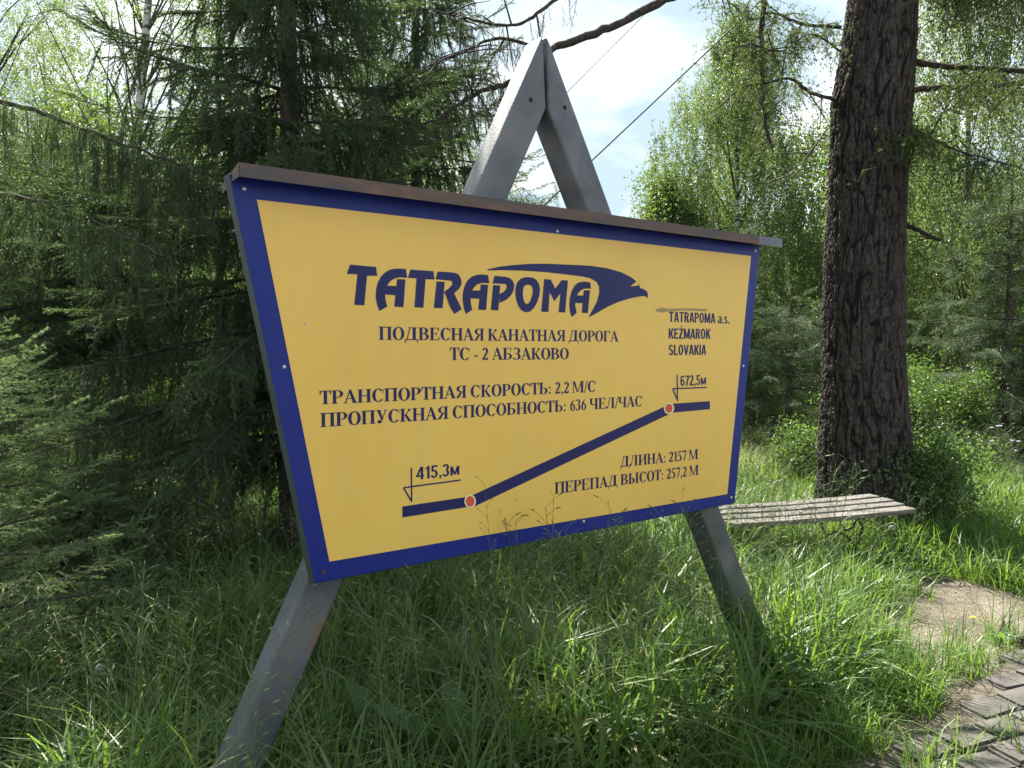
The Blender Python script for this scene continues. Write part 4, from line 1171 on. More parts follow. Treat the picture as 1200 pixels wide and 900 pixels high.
def spruce(name, loc_, H, Rb, label, hang=0.7, gap=0.30, nbr=6, z0=0.5, src=None, group=None, tw=0.055, rt=0.10, seed=0, tip=1.0, up=0.0, twl=1.0, lean=0.0, cat='tree'):
    r = random.Random(seed)
    t = empty(name, loc_)
    tag(t, label, cat, group)
    hang_src, flat_src = src or (S_hang, S_flat)
    taper_trunk([(lean * k / 12, 0, -.1 + (H + .1) * k / 12) for k in range(13)], [rt * (1 - k / 12.3) for k in range(13)], M['bark_spruce'], t)
    wood = MB()
    P_, D_, S_, I_ = [], [], [], []
    z = z0; w = 0
    nh = len(hang_src)
    while z < H - 0.25:
        f = (z - z0) / (H - z0)
        L0 = Rb * (1 - f) ** 0.85 + 0.12
        nb = nbr if f < .8 else 4
        for j in range(nb):
            an = 2 * PI * (j + .5 * (w % 2)) / nb + r.uniform(-.35, .35)
            L_ = L0 * r.uniform(.75, 1.12)
            dr = Vector((math.cos(an), math.sin(an), 0)); sd = Vector((-dr.y, dr.x, 0))
            zb = z + r.uniform(-.1, .1)
            n_ = 8; pts = []
            for k in range(n_ + 1):
                s = k / n_
                h_ = L_ * ((0.10 + up) * s - (0.62 - .5 * f) * s * s + 0.30 * s ** 3)
                pts.append(Vector((lean * zb / H, 0, zb + h_)) + dr * L_ * s + sd * .05 * L_ * math.sin(3 * s + j))
            wood.tube(pts, [max(.002, min(.6 * rt, .004 + .010 * L_) * (1 - .85 * k / n_)) for k in range(n_ + 1)], 4, False)
            m = int(L_ / tw)
            for q in range(m):
                s = .10 + .90 * (q + r.random()) / m
                ii = min(n_ - 1, int(s * n_)); p = pts[ii].lerp(pts[ii + 1], s * n_ - ii)
                tang = (pts[ii + 1] - pts[ii]).normalized()
                side = 1 if q % 2 else -1
                fan = r.uniform(.5, 1.0)
                d0 = tang * r.uniform(.4, .8) + sd * side * fan * (1 - hang * .8)
                # hanging branchlets
                if r.random() < hang:
                    d = d0 * .42 + Vector((r.gauss(0, .17), r.gauss(0, .17), -1.0))
                    P_.append(p + sd * side * r.uniform(0, .16) * min(1, L_) ); D_.append(tuple(d)); S_.append(r.uniform(.55, 1.25) * twl * (1 - .35 * s)); I_.append(r.randrange(nh))
                if r.random() < 1.15 - hang * .75:
                    d = d0 + Vector((0, 0, -.15 + r.gauss(0, .12)))
                    P_.append(p); D_.append(tuple(d)); S_.append(r.uniform(.7, 1.2) * twl * (1 - .35 * s)); I_.append(nh + r.randrange(len(flat_src)))
            # tip
            P_.append(pts[-1]); D_.append(tuple((pts[-1] - pts[-2]).normalized())); S_.append(.8 * twl * tip); I_.append(nh)
        z += gap * r.uniform(.85, 1.15) * (1 - .35 * f); w += 1
    P_.append(Vector((lean, 0, H - .2))); D_.append((0, 0, 1)); S_.append(1.0); I_.append(nh)
    wood.build('branches', M['twig'], t)
    scatter('crown', np.array([tuple(p) for p in P_]), euler_from(np.array(D_), np.array([r.uniform(-.5, .5) for _ in P_])), np.array(S_), list(hang_src) + list(flat_src), M['spruce'], t, I_)
    return t

# near spruces on the left
def XY(px, Y): return (at(px, 450, Y).x, Y, 0)
spruce('spruce_tree', XY(343, 5.7), 7.4, 1.6, 'tall dark spruce with curtains of hanging twigs right behind the sign', hang=.88, gap=.30, nbr=6, z0=.9, tw=.038, rt=.12, seed=3, twl=1.3)
spruce('spruce_tree', XY(490, 8.2), 7.0, 1.5, 'spruce with hanging twigs behind the middle of the sign, left of the A-frame', hang=.88, gap=.36, nbr=6, z0=.9, tw=.048, rt=.11, seed=13, twl=1.35)
spruce('spruce_tree', XY(135, 6.9), 3.7, 2.2, 'broad dark green spruce with drooping boughs left of the sign', hang=.55, gap=.28, nbr=7, z0=1.7, tw=.040, rt=.09, seed=4, twl=1.25)
edge_spruce = spruce('spruce_tree', XY(-430, 5.6), 6.5, 1.7, 'spruce whose long drooping branch reaches in from the left edge', hang=.85, gap=.6, nbr=5, z0=2.6, tw=.05, rt=.13, seed=5, twl=1.15)
def bough(root, pix, r0, n, twl, label, seed):
    """one long bough with a curtain of hanging branchlets"""
    r = random.Random(seed); o = Vector(root.location)
    ps = [at(*p) - o for p in pix]; out = []
    for i in range(len(ps) - 1):
        for k in range(8): out.append(ps[i].lerp(ps[i + 1], k / 8) + Vector((r.gauss(0, .006), r.gauss(0, .006), r.gauss(0, .006))))
    out.append(ps[-1]); m = len(out)
    w = MB().tube(out, [r0 * (1 - .8 * k / m) for k in range(m)], 6).build('bough', M['twig'], root, True); w['label'] = label
    P_, D_, S_ = [], [], []
    for k in range(n):
        f = r.random(); p = out[int(f * (m - 1))] + Vector((r.gauss(0, .07), r.gauss(0, .10), r.uniform(-.05, .02)))
        if r.random() < .8: d = (r.gauss(0, .07), r.gauss(0, .07), -1)
        else: d = (r.gauss(.3, .4), r.gauss(-.3, .5), -.1)
        P_.append(tuple(p)); D_.append(d); S_.append(r.uniform(.4, 1.0) * twl)
        if d[2] < -.5 and r.random() < .4: P_.append((p.x, p.y, p.z - .25 * twl)); D_.append(d); S_.append(.8 * twl)
    scatter('bough_twigs', P_, euler_from(np.array(D_)), np.array(S_), S_hang, M['spruce'], w)
bough(edge_spruce, [(-330, 60, 5.1), (-60, 104, 4.7), (40, 128, 4.6), (110, 156, 4.6), (190, 184, 4.6), (262, 212, 4.6)], .022, 330, .62, 'long bough hung with branchlets reaching in above the sign corner', 1)
bough(edge_spruce, [(-330, 180, 5.1), (-60, 215, 4.7), (40, 232, 4.5), (120, 262, 4.4), (190, 300, 4.3)], .016, 170, .7, 'lower dense green bough', 2)
spruce('young_spruce', XY(-62, 3.1), 1.75, .78, 'small bright young spruce at the left edge of the picture', hang=.0, gap=.20, nbr=6, z0=.15, tw=.035, rt=.025, seed=6, src=(S_young, S_young), up=.25, twl=1.0, cat='tree')
spruce('young_spruce', XY(95, 4.6), 1.15, .95, 'low pale young spruce in the grass beneath the dark boughs', hang=.15, gap=.18, nbr=7, z0=.1, tw=.035, rt=.025, seed=16, src=(S_young, S_young), up=.1, twl=1.15, cat='tree')

def birch(name, loc_, H, W, label, seed=0, src=None, n=1400, z0=1.5, weep=3, lean=0.0, rt=0.07, mat='bark_birch', cat='tree', group=None, sc=1.0, centres=70, limbs=18, spread=.28, bend=None, leaf='birch'):
    r = random.Random(seed)
    t = empty(name, loc_)
    tag(t, label, cat, group)
    src = src or S_birch
    pts = []
    for k in range(15):
        s = k / 14
        pts.append(Vector((lean * s + .06 * math.sin(5 * s + seed), .05 * math.sin(4 * s + seed * 2), -.1 + (H * .97 + .1) * s)))
    if bend:
        pts = [Vector((bend(p.z), 0, p.z)) for p in pts]
    taper_trunk(pts, [rt * (1 - .9 * k / 14) for k in range(15)], M[mat], t)
    wood = MB(); cs = []
    for k in range(centres):
        f = (k + r.random()) / centres
        z = z0 + (H - z0) * f
        prof = math.sin(PI * min(1, (f * .93 + .07)) ** .75) ** .7
        rad = W * prof * math.sqrt(r.random()) * 1.0
        an = r.uniform(0, 2 * PI)
        s = min(.999, z / H); i = int(s * 14); base = pts[i].lerp(pts[min(14, i + 1)], s * 14 - i)
        c = Vector((base.x + rad * math.cos(an), base.y + rad * math.sin(an), z))
        cs.append(c)
        if k % max(1, centres // limbs) == 0 or rad > .55 * W:
            j = max(0, int(14 * max(0.05, (z - rad * .9) / H)))
            b0 = pts[j]
            wood.tube([b0, b0.lerp(c, .3) + Vector((0, 0, .10 * W)), b0.lerp(c, .65) + Vector((r.gauss(0, .08), r.gauss(0, .08), .14 * W)), c], [.003 + .13 * rt, .08 * rt + .003, .05 * rt + .002, .002], 4, False)
    P_, D_, S_ = [], [], []
    per = max(1, int(n / centres / (1 + weep * .5)))
    for c in cs:
        for q in range(per):
            p = c + Vector((r.gauss(0, spread), r.gauss(0, spread), r.gauss(0, spread * .9)))
            s = r.uniform(.7, 1.15) * sc
            if weep:
                m = r.randint(1, weep)
                for k in range(m):
                    P_.append(p + Vector((r.gauss(0, .03), r.gauss(0, .03), -k * .42 * s))); D_.append((r.gauss(0, .14), r.gauss(0, .14), -1)); S_.append(s * (1 - .15 * k))
            else:
                P_.append(p); D_.append((r.gauss(0, 1), r.gauss(0, 1), r.gauss(-.2, .7))); S_.append(s)
    if len(wood.v): wood.build('branches', M['twig'], t)
    scatter('crown', np.array([tuple(p) for p in P_]), euler_from(np.array(D_)), np.array(S_), src, M[leaf], t)
    return t

# left birches
z255 = at(150, 255, 9).z
b0x = at(96, 480, 9).x
def bendf(z):
    xs_ = [at(p, y, 9).x - b0x for p, y in ((96, 480), (112, 400), (150, 255), (160, 180), (166, 100), (174, 0), (182, -100), (200, -300), (210, -500))]
    zs_ = [at(p, y, 9).z for p, y in ((96, 480), (112, 400), (150, 255), (160, 180), (166, 100), (174, 0), (182, -100), (200, -300), (210, -500))]
    return float(np.interp(z, zs_, xs_))
birch('birch_tree', (b0x, 9, 0), 9.5, 1.7, 'slender white birch with leafy crown beyond the drooping spruce branch', 1, n=1500, z0=2.2, weep=0, rt=.085, centres=100, spread=.22, bend=bendf, sc=.62)
birch('birch_tree', XY(-10, 10.5), 9.0, 1.9, 'birch with a sunlit leafy crown in the upper left corner', 2, n=2800, z0=1.6, weep=0, centres=110, spread=.3, sc=.7)
birch('birch_tree', XY(258, 12), 7.8, 1.5, 'bright leafed birch seen between the birch trunk and the tall dark spruce', 3, n=2300, z0=1.0, weep=1, centres=70, sc=.75)
birch('birch_tree', XY(60, 14), 7.5, 2.0, 'low spreading birch shining green through the boughs at the left', 4, n=2600, z0=.4, weep=1, centres=80, sc=.8)
birch('birch_tree', XY(430, 13), 8.5, 1.7, 'birch behind the tall dark spruce, its leaves bright between the hanging twigs', 5, n=1500, z0=1.2, weep=1, centres=70, sc=.8)
birch('birch_tree', XY(545, 15), 6.4, 1.4, 'small birch whose top shows left of the A-frame', 6, n=900, z0=1.2, weep=1, centres=50, sc=.8)

# right: weeping birch
birch('birch_tree', XY(862, 16), 8.5, 2.2, 'tall weeping birch with long hanging branches between the A-frame and larch trunk', 7, src=S_birch_w, n=8000, z0=.9, weep=4, centres=150, spread=.20, rt=.10, sc=.85, leaf='birch_pale')
birch('birch_tree', XY(775, 17), 5.6, 1.1, 'narrow weeping birch crown at the left flank of the tall weeping birch', 17, src=S_birch_w, n=2200, z0=.9, weep=4, centres=60, spread=.18, rt=.06, sc=.8, leaf='birch_pale')
birch('birch_tree', XY(1130, 12.5), 10, 1.9, 'tall birch with pale hanging crown right of the larch trunk', 8, src=S_birch_w, n=6500, z0=1.5, weep=4, centres=150, spread=.28, sc=.85, limbs=8, leaf='birch_pale')
birch('birch_tree', XY(1245, 10.5), 9, 1.7, 'birch with bright crown in the upper right corner', 9, src=S_birch, n=3600, z0=1.2, weep=2, centres=80, spread=.25, sc=.8)

SP_FAR = (S_far, S_far)
SP_MID = (S_mid, S_mid)
def far_spruce(px, Y, H, Rb, label, seed, mid=False, group=None):
    return spruce('spruce_tree', XY(px, Y), H, Rb, label, hang=.45, gap=.32 if mid else .45, nbr=7, z0=.25, src=SP_MID if mid else SP_FAR, tw=.10 if mid else .17, rt=.08, seed=seed, twl=.75 if mid else 1.0, group=group)
far_spruce(833, 12.5, 3.9, 1.25, 'young spruce with pointed green top just above the right end of the sign', 21, True)
far_spruce(925, 11.5, 2.6, 1.15, 'small dark spruce left of the larch trunk above the tall grass', 22, True)
far_spruce(1180, 10.0, 4.2, 1.5, 'spruce with layered green boughs at the right edge behind the bushes', 23, True)
far_spruce(1100, 14.0, 3.6, 1.3, 'dark spruce half hidden behind the larch trunk and the bush', 24, True)
far_spruce(655, 14.0, 4.2, 1.0, 'spruce whose tip shows between the legs of the A-frame', 25, True)
far_spruce(18, 9.0, 4.0, 1.2, 'dark spruce deep in shade behind the young spruce', 26, True)
far_spruce(205, 10.0, 2.9, 1.3, 'shaded spruce below the bright gap left of the sign', 27, True)

# the forest edge behind the meadow: three kinds, copied
def copy_tree(o, parent=None):
    c = o.copy(); COL.objects.link(c)
    if parent is not None: c.parent = parent
    for ch in list(o.children): copy_tree(ch, c)
    return c
GRP = 'trees of the forest edge beyond the meadow'
far = []
kinds = [
    lambda: spruce('spruce_tree', (0, 0, 0), 7.0, 1.9, 'spruce standing in the far forest edge beyond the meadow', hang=.4, gap=.5, nbr=7, z0=.3, src=SP_FAR, tw=.20, rt=.10, seed=40, twl=1.25, group=GRP),
    lambda: birch('birch_tree', (0, 0, 0), 7.2, 2.0, 'leafy birch standing in the far forest edge beyond the meadow', 41, src=S_birch_far, n=330, z0=.6, weep=0, centres=55, spread=.35, group=GRP),
    lambda: spruce('spruce_tree', (0, 0, 0), 5.2, 1.7, 'spruce standing in the far forest edge beyond the meadow', hang=.4, gap=.45, nbr=7, z0=.2, src=SP_FAR, tw=.20, rt=.08, seed=42, twl=1.2, group=GRP),
    lambda: birch('birch_tree', (0, 0, 0), 5.6, 1.9, 'leafy birch standing in the far forest edge beyond the meadow', 43, src=S_birch_far, n=300, z0=.4, weep=0, centres=50, spread=.35, group=GRP),
]
protos = [k() for k in kinds]
spots = []
rr_ = random.Random(77)
for row, Y in enumerate((17.5, 21, 25, 30)):
    step = (95, 75, 62, 50)[row]
    x = -60
    while x < 1290:
        spots.append((x + rr_.uniform(-25, 25), Y + rr_.uniform(-1.2, 1.2))); x += step
used = set()
for px, Y in spots:
    gap_ = 600 < px < 750
    if gap_ and Y < 24: continue
    if 330 < px < 600 and Y > 24: continue       # fully hidden behind the board and the near spruce
    k = rr_.choice((0, 1, 2, 3, 1, 3))
    if gap_: k = 2
    p = protos[k]
    o = p if k not in used else copy_tree(p)
    used.add(k)
    o.location = XY(px, Y)
    s = rr_.uniform(.85, 1.15) * (.72 if gap_ else 1)
    if 740 < px < 1000: s *= .85
    o.scale = (s, s, s * rr_.uniform(.92, 1.08))
    o.rotation_euler = (0, 0, rr_.uniform(0, 6.28))
    where = 'left of the sign' if px < 330 else 'behind the sign and A-frame' if px < 740 else 'between the sign and the larch trunk' if px < 1010 else 'right of the larch trunk'
    o['label'] = ('far spruce' if k in (0, 2) else 'far leafy birch') + ' in the forest edge, ' + where

# bushes
def bush(loc_, H, W, label, seed, src=None, n=420, name='bush', mat='bush', spread=None):
    r = random.Random(seed)
    t = empty(name, loc_); tag(t, label, 'bush')
    wood = MB(); P_, D_, S_ = [], [], []
    ns = 16
    stems = []
    for k in range(ns):
        an = r.uniform(0, 2 * PI); rad = W * math.sqrt(r.random()) * .8; h_ = H * r.uniform(.6, 1.0) * (1 - .35 * (rad / W))
        e = Vector((rad * math.cos(an), rad * math.sin(an), h_)); b_ = Vector((rad * .25 * math.cos(an), rad * .25 * math.sin(an), -.03))
        m = b_.lerp(e, .5) + Vector((0, 0, .08)); stems.append((b_, m, e))
        wood.tube([b_, m, e], [.009, .006, .003], 4, False)
    for k in range(n):
        b_, m, e = stems[r.randrange(ns)]
        s = r.uniform(.25, 1.05); p = b_.lerp(m, s * 2) if s < .5 else m.lerp(e, s * 2 - 1)
        P_.append(p + Vector((r.gauss(0, .09), r.gauss(0, .09), r.gauss(0, .06)))); D_.append((r.gauss(0, 1), r.gauss(0, 1), r.gauss(.4, .7))); S_.append(r.uniform(.5, 1.0))
    wood.build('stems', M['twig'], t)
    scatter('foliage', np.array([tuple(p) for p in P_]), euler_from(np.array(D_)), np.array(S_), src or S_bush, M[mat], t)
    return t
bush(XY(1100, 6.5), 1.15, .50, 'leafy bush growing against the right side of the larch trunk', 1, n=210)
bush(XY(1085, 9.6), 1.9, .8, 'tall bright bush behind the trunk on its right', 2, n=620)
bush(XY(937, 8.6), .85, .32, 'small round bush in the meadow left of the larch trunk', 3, n=170)
bush(XY(1010, 9.5), 1.3, .7, 'bush behind the foot of the larch trunk', 4, n=300)
bush(XY(160, 9.2), 1.9, 1.1, 'sunlit bush showing through the gap in the dark spruce boughs', 5, n=420)
bush(XY(385, 6.6), .8, .6, 'sunlit undergrowth bush left of the sign under the tall dark spruce', 6, n=260)

# ------------------------------------------------------------------ grass
def grass_clump(name, nb, h, w, seed, mat, spread=.10, lean=.5, segs=5, dry=0.0, leafy=False):
    r = random.Random(seed)
    parts = {}
    for k in range(nb):
        m = M['dry'] if r.random() < dry else mat
        V, F = parts.setdefault(m.name, ([], [], m))[:2]
        an = r.uniform(0, 2 * PI); rd = spread * math.sqrt(r.random())
        p = Vector((rd * math.cos(an), rd * math.sin(an), -.02))
        a2 = an + r.gauss(0, .9)
        dr = Vector((math.cos(a2), math.sin(a2), 0)); sd = Vector((-dr.y, dr.x, 0))
        H_ = h * r.uniform(.45, 1.1); ln_ = lean * r.uniform(.3, 1.6); ww = w * r.uniform(.6, 1.2)
        curl = r.uniform(1.5, 3.0)
        tw_ = r.gauss(0, .5)
        for s in range(segs + 1):
            t = s / segs
            bendt = ln_ * t ** curl
            pos = p + dr * H_ * bendt * .75 + Vector((0, 0, H_ * (t - .42 * ln_ * t ** (curl + .6))))
            wd = ww * (1 - t ** 2.2) * .5 + .0002
            s2 = (sd + Vector((0, 0, tw_ * t * .5))).normalized()
            V += [pos - s2 * wd, pos + s2 * wd]
            if s: 
                i = len(V) - 4
                F.append((i, i + 1, i + 3, i + 2))
    return source(name, list(parts.values()))

def panicle_verts(h, seed, big=1.0, lean=.12):
    """flowering brome: a thin stalk with nodding spikelets on fine side stalks"""
    r = random.Random(seed); T = MB(); V, F = [], []
    an = r.uniform(0, 2 * PI); dr = Vector((math.cos(an), math.sin(an), 0))
    pts = [Vector((0, 0, 0)) + dr * h * lean * (k / 8) ** 2 + Vector((0, 0, h * k / 8)) for k in range(9)]
    T.tube(pts, [.0016 * (1 - .55 * k / 8) for k in range(9)], 4, False)
    for k in range(11):
        f = .70 + .30 * k / 10
        i = min(7, int(f * 8)); p = pts[i].lerp(pts[i + 1], f * 8 - i)
        a2 = r.uniform(0, 2 * PI); l = .075 * big * (1.25 - (f - .7) * 2.4) * r.uniform(.7, 1.2)
        o = Vector((math.cos(a2), math.sin(a2), .9)).normalized()
        q = p + o * l; T.tube([p, q], [.0007, .0005], 3, False)
        d = (o + Vector((0, 0, -.35))).normalized(); sl = .026 * big * r.uniform(.8, 1.2)
        a_, b_ = perp(d); n0 = len(V); wv = .0021 * big
        V += [q, q + d * sl * .4 + a_ * wv, q + d * sl * .4 - a_ * wv * .5 + b_ * wv, q + d * sl * .4 - a_ * wv * .5 - b_ * wv, q + d * sl]
        F += [(n0, n0 + 1, n0 + 2), (n0, n0 + 2, n0 + 3), (n0, n0 + 3, n0 + 1), (n0 + 4, n0 + 2, n0 + 1), (n0 + 4, n0 + 3, n0 + 2), (n0 + 4, n0 + 1, n0 + 3)]
    return T, V, F

def weed_clump(name, seed, n=26, h=.3):
    """leafy herb: stalks with small oval leaves"""
    r = random.Random(seed); T = MB(); V, F = [], []
    for k in range(5):
        an = r.uniform(0, 2 * PI); b_ = Vector((r.gauss(0, .03), r.gauss(0, .03), -.02)); e = b_ + Vector((math.cos(an) * h * .3, math.sin(an) * h * .3, h * r.uniform(.6, 1)))
        T.tube([b_, b_.lerp(e, .5) + Vector((0, 0, .03)), e], [.002, .0016, .001], 3, False)
        for j in range(n // 5):
            p = b_.lerp(e, r.uniform(.2, 1)); d = Vector((r.gauss(0, 1), r.gauss(0, 1), r.uniform(-.1, .5))).normalized()
            add_leaf(V, F, p, d, r.uniform(.035, .085), r.uniform(.018, .042), r, .2)
    return source(name, [(V, F, M['weed']), (T.v, T.f, M['weed'])])

G_tall = [grass_clump('tall_grass_clump', 19, .56, .0125, s, M['grass'], .12, .8, dry=.015) for s in (1, 2, 3)]
G_mid = [grass_clump('grass_clump', 24, .36, .0088, s, M['grass'], .13, .95, dry=.02) for s in (4, 5)]
G_pan = []
for s in (6, 7):
    T_, V_, F_ = panicle_verts(.78, s)
    G_pan.append(source('flowering_grass', [(T_.v, T_.f, M['seed']), (V_, F_, M['seed'])]))
G_weed = [weed_clump('weed', s) for s in (8, 9)]
G_short = [grass_clump('short_grass_clump', 30, .14, .0045, s, M['grass'], .10, .8, dry=.06) for s in (10, 11)]
G_far = [grass_clump('meadow_clump', 34, .42, .010, s, M['grass_far'], .26, .7, 4, dry=.10) for s in (12, 13)]
M['grass_light'] = leaf_mat('light_grass_blade', (0.09, 0.155, 0.055), (0.165, 0.215, 0.09), 0.42, (1.4, 1.5, 0.75), 0.46)
G_wide = [grass_clump('broad_grass_clump', 9, .50, .020, s, M['grass_light'], .13, .95, 6, dry=.04) for s in (14, 15)]
G_src = G_tall + G_mid + G_pan + G_weed + G_short + G_wide          # 0-2, 3-4, 5-6, 7-8, 9-10, 11-12

dirt = [(on_ground(1098, 745), .50, .27), (on_ground(1150, 712), .5, .22), (on_ground(1082, 768), .26, .12), (on_ground(1010, 668), .34, .16), (on_ground(1190, 572), .8, .5), (on_ground(1120, 690), .3, .15)]
def bare(x, y):
    """0 grassy .. 1 trodden earth"""
    b_ = np.zeros_like(x)
    for c, rx, ry in dirt:
        d = np.sqrt(((x - c.x) / rx) ** 2 + ((y - c.y) / (ry * 2.0)) ** 2)
        b_ = np.maximum(b_, np.clip(1.6 - d * 1.1, 0, 1))
    s, t = path_st(x, y)
    b_ = np.maximum(b_, np.clip((t + .20) / .16, 0, 1))
    return np.clip(b_ + (vnoise(x * 6, y * 6, 0, 31) - .5) * .5 * (b_ > 0), 0, 1)

def wedge(n, y0, y1, margin=.35, power=1.0):
    """random ground points inside the field of view and a margin around it"""
    y = y0 + (y1 - y0) * rng.random(n * 3) ** power
    x = (rng.random(n * 3) * 2 - 1) * (y * .70 + margin)
    keep = rng.random(n * 3) < (y * .70 + margin) / (y1 * .70 + margin)
    return x[keep][:n], y[keep][:n]

x, y = wedge(30000, 1.3, 9.5, .8)
b_ = bare(x, y)
keep = b_ < rng.random(len(x)) * .9 + .04
x, y, b_ = x[keep], y[keep], b_[keep]
patch = vnoise(x * 1.3, y * 1.3, 0, 40)
s_, t_ = path_st(x, y)
near_edge = np.clip((t_ + 1.0) / 1.0, 0, 1)                  # 1 at the path
under = ((x - (-1.6)) ** 2 + (y - 5.7) ** 2) < 1.7 ** 2       # poor grass under the tall spruce
shade_larch = ((x - 3.2) ** 2 / .9 ** 2 + (y - 5.6) ** 2 / 1.3 ** 2) < 1
u_ = rng.random(len(x))
idx = np.where(u_ < .40, rng.integers(0, 3, len(x)), np.where(u_ < .66, rng.integers(3, 5, len(x)), np.where(u_ < .676, rng.integers(5, 7, len(x)), np.where(u_ < .92, rng.integers(7, 9, len(x)), rng.integers(9, 11, len(x))))))
short = (near_edge > .68) | (b_ > .12) | shade_larch | ((x > 1.3) & (y > 3.6) & (y < 6.2) & (x < 3.2) & (rng.random(len(x)) < .45))
idx = np.where(short & (idx < 7), rng.integers(9, 11, len(x)), idx)
idx = np.where((near_edge > .30) & (idx < 3) & (rng.random(len(x)) < .8), rng.integers(3, 5, len(x)), idx)
scl = (0.62 + .62 * patch) * rng.uniform(.8, 1.2, len(x))
scl = np.where((x > -1.6) & (x < 1.6) & (y > 2.1) & (y < 5.2), scl * 1.18, scl)
scl = np.where(y < 1.75, scl * .55, scl)                      # trodden by the camera's side
wide = (rng.random(len(x)) < .26) & (idx < 5)
idx = np.where(wide, rng.integers(11, 13, len(x)), idx)
pxx = 600 + 901 * x / y
trod = (pxx > 1020) & (y < 6.6)
idx = np.where(trod & (idx != 7) & (idx != 8), rng.integers(9, 11, len(x)), idx)
idx = np.where((pxx > 955) & (pxx < 1020) & (y < 5) & (idx < 3), 3 + idx % 2, idx)
scl = np.where(trod, np.minimum(scl, .8), scl)
scl = np.where((near_edge > .62), np.minimum(scl, .62), scl)
near_bench = (pxx > 868) & (x < 3.1) & (y > 4.6) & (y < 6.6)
scl = np.where(near_bench, np.minimum(scl, .80), scl)
idx = np.where(near_bench & (idx < 3), 3 + idx % 2, idx)
scl = np.where(under, scl * .7, scl)
ok = ~(under & (rng.random(len(x)) < .35)) & ~(shade_larch & (rng.random(len(x)) < .4)) & (((x - 3.1) ** 2 + (y - 6.8) ** 2) > .45 ** 2)
ok &= ~((y < 1.9) & (idx < 7) & (np.abs(x) < .6))
x, y, idx, scl = x[ok], y[ok], idx[ok], scl[ok]
z = ground_h(x, y)
tilt = rng.normal(0, .10, (len(x), 3)); tilt[:, 2] = 1
g1 = scatter('grass', np.stack([x, y, z], 1), euler_from(tilt), scl, G_src, M['grass'], None, idx)
tag(g1, 'tall green grass growing round the sign and the bench', 'grass', kind='stuff')

x, y = wedge(26000, 8.5, 34, 3.0, 1.0)
pt = vnoise(x * .5, y * .5, 0, 50)
scl = (.7 + .8 * pt) * rng.uniform(.8, 1.25, len(x))
tilt = rng.normal(0, .12, (len(x), 3)); tilt[:, 2] = 1
g2 = scatter('meadow_grass', np.stack([x, y, ground_h(x, y)], 1), euler_from(tilt), scl, G_far, M['grass_far'])
tag(g2, 'sunlit meadow grass behind the larch up to the forest edge', 'grass', kind='stuff')

# ground litter on the bare earth: crumbs and dead leaves
lit_src = [leaf_clump('dead_leaf_litter', M['dry'], .10, 5, .03, .012, 3, .1)]
n = 6000
x = rng.uniform(.9, 4.2, n); y = rng.uniform(2.6, 7.2, n); bb = bare(x, y); s_, t_ = path_st(x, y)
k = (bb > .3) & (t_ < .12)
x, y = x[k], y[k]
lt = scatter('leaf_litter', np.stack([x, y, ground_h(x, y) + .008], 1), np.stack([np.zeros(len(x)), np.zeros(len(x)), rng.uniform(0, 6.28, len(x))], 1), rng.uniform(.5, 1.0, len(x)), lit_src, M['dry'])
tag(lt, 'dry leaf litter strewn on the bare earth beside the paving stones', 'leaf litter', kind='stuff')

# flowering stalks one can pick out
def stalk(px, py, Y, h, seed, label, big=1.0, lean=.1):
    top = at(px, py, Y)
    h = top.z
    T_, V_, F_ = panicle_verts(h, seed, big, lean)
    r = random.Random(seed); an = r.uniform(0, 2 * PI)
    o = empty('grass_stalk', (top.x - math.cos(an) * h * lean, top.y - math.sin(an) * h * lean, 0))
    tag(o, label, 'grass stalk', 'flowering grass stalks rising above the grass')
    T_.build('stem', M['seed'], o); MB().add(V_, F_).build('seed_head', M['seed'], o)
stalk(568, 568, 2.35, .9, 101, 'flowering grass stalk rising in front of the red left station mark', .75, .05)
stalk(649, 583, 2.65, .9, 102, 'flowering grass stalk crossing the lower blue border near its middle', .7, .04)
stalk(226, 642, 2.5, .9, 103, 'tall pale flowering stalk in the grass left of the left leg', 1.3, .08)
stalk(315, 640, 2.45, .9, 104, 'drooping flowering stalk just left of the left leg', 1.0, .10)
stalk(352, 668, 2.15, .8, 105, 'seeding stalk drooping across the left leg', 1.0, .12)
stalk(197, 718, 2.2, .7, 106, 'short flowering stalk with dense head in the lower left grass', .9, .10)
stalk(1003, 542, 5.9, 1.0, 107, 'flowering grass stalk standing before the foot of the larch trunk', 1.2, .06)
stalk(1052, 640, 4.3, .6, 108, 'nodding grass stalk beside the right end of the bench', 1.2, .22)
stalk(232, 808, 1.95, .5, 109, 'ripe seeding stalk low beside the left leg at the bottom', .8, .06)

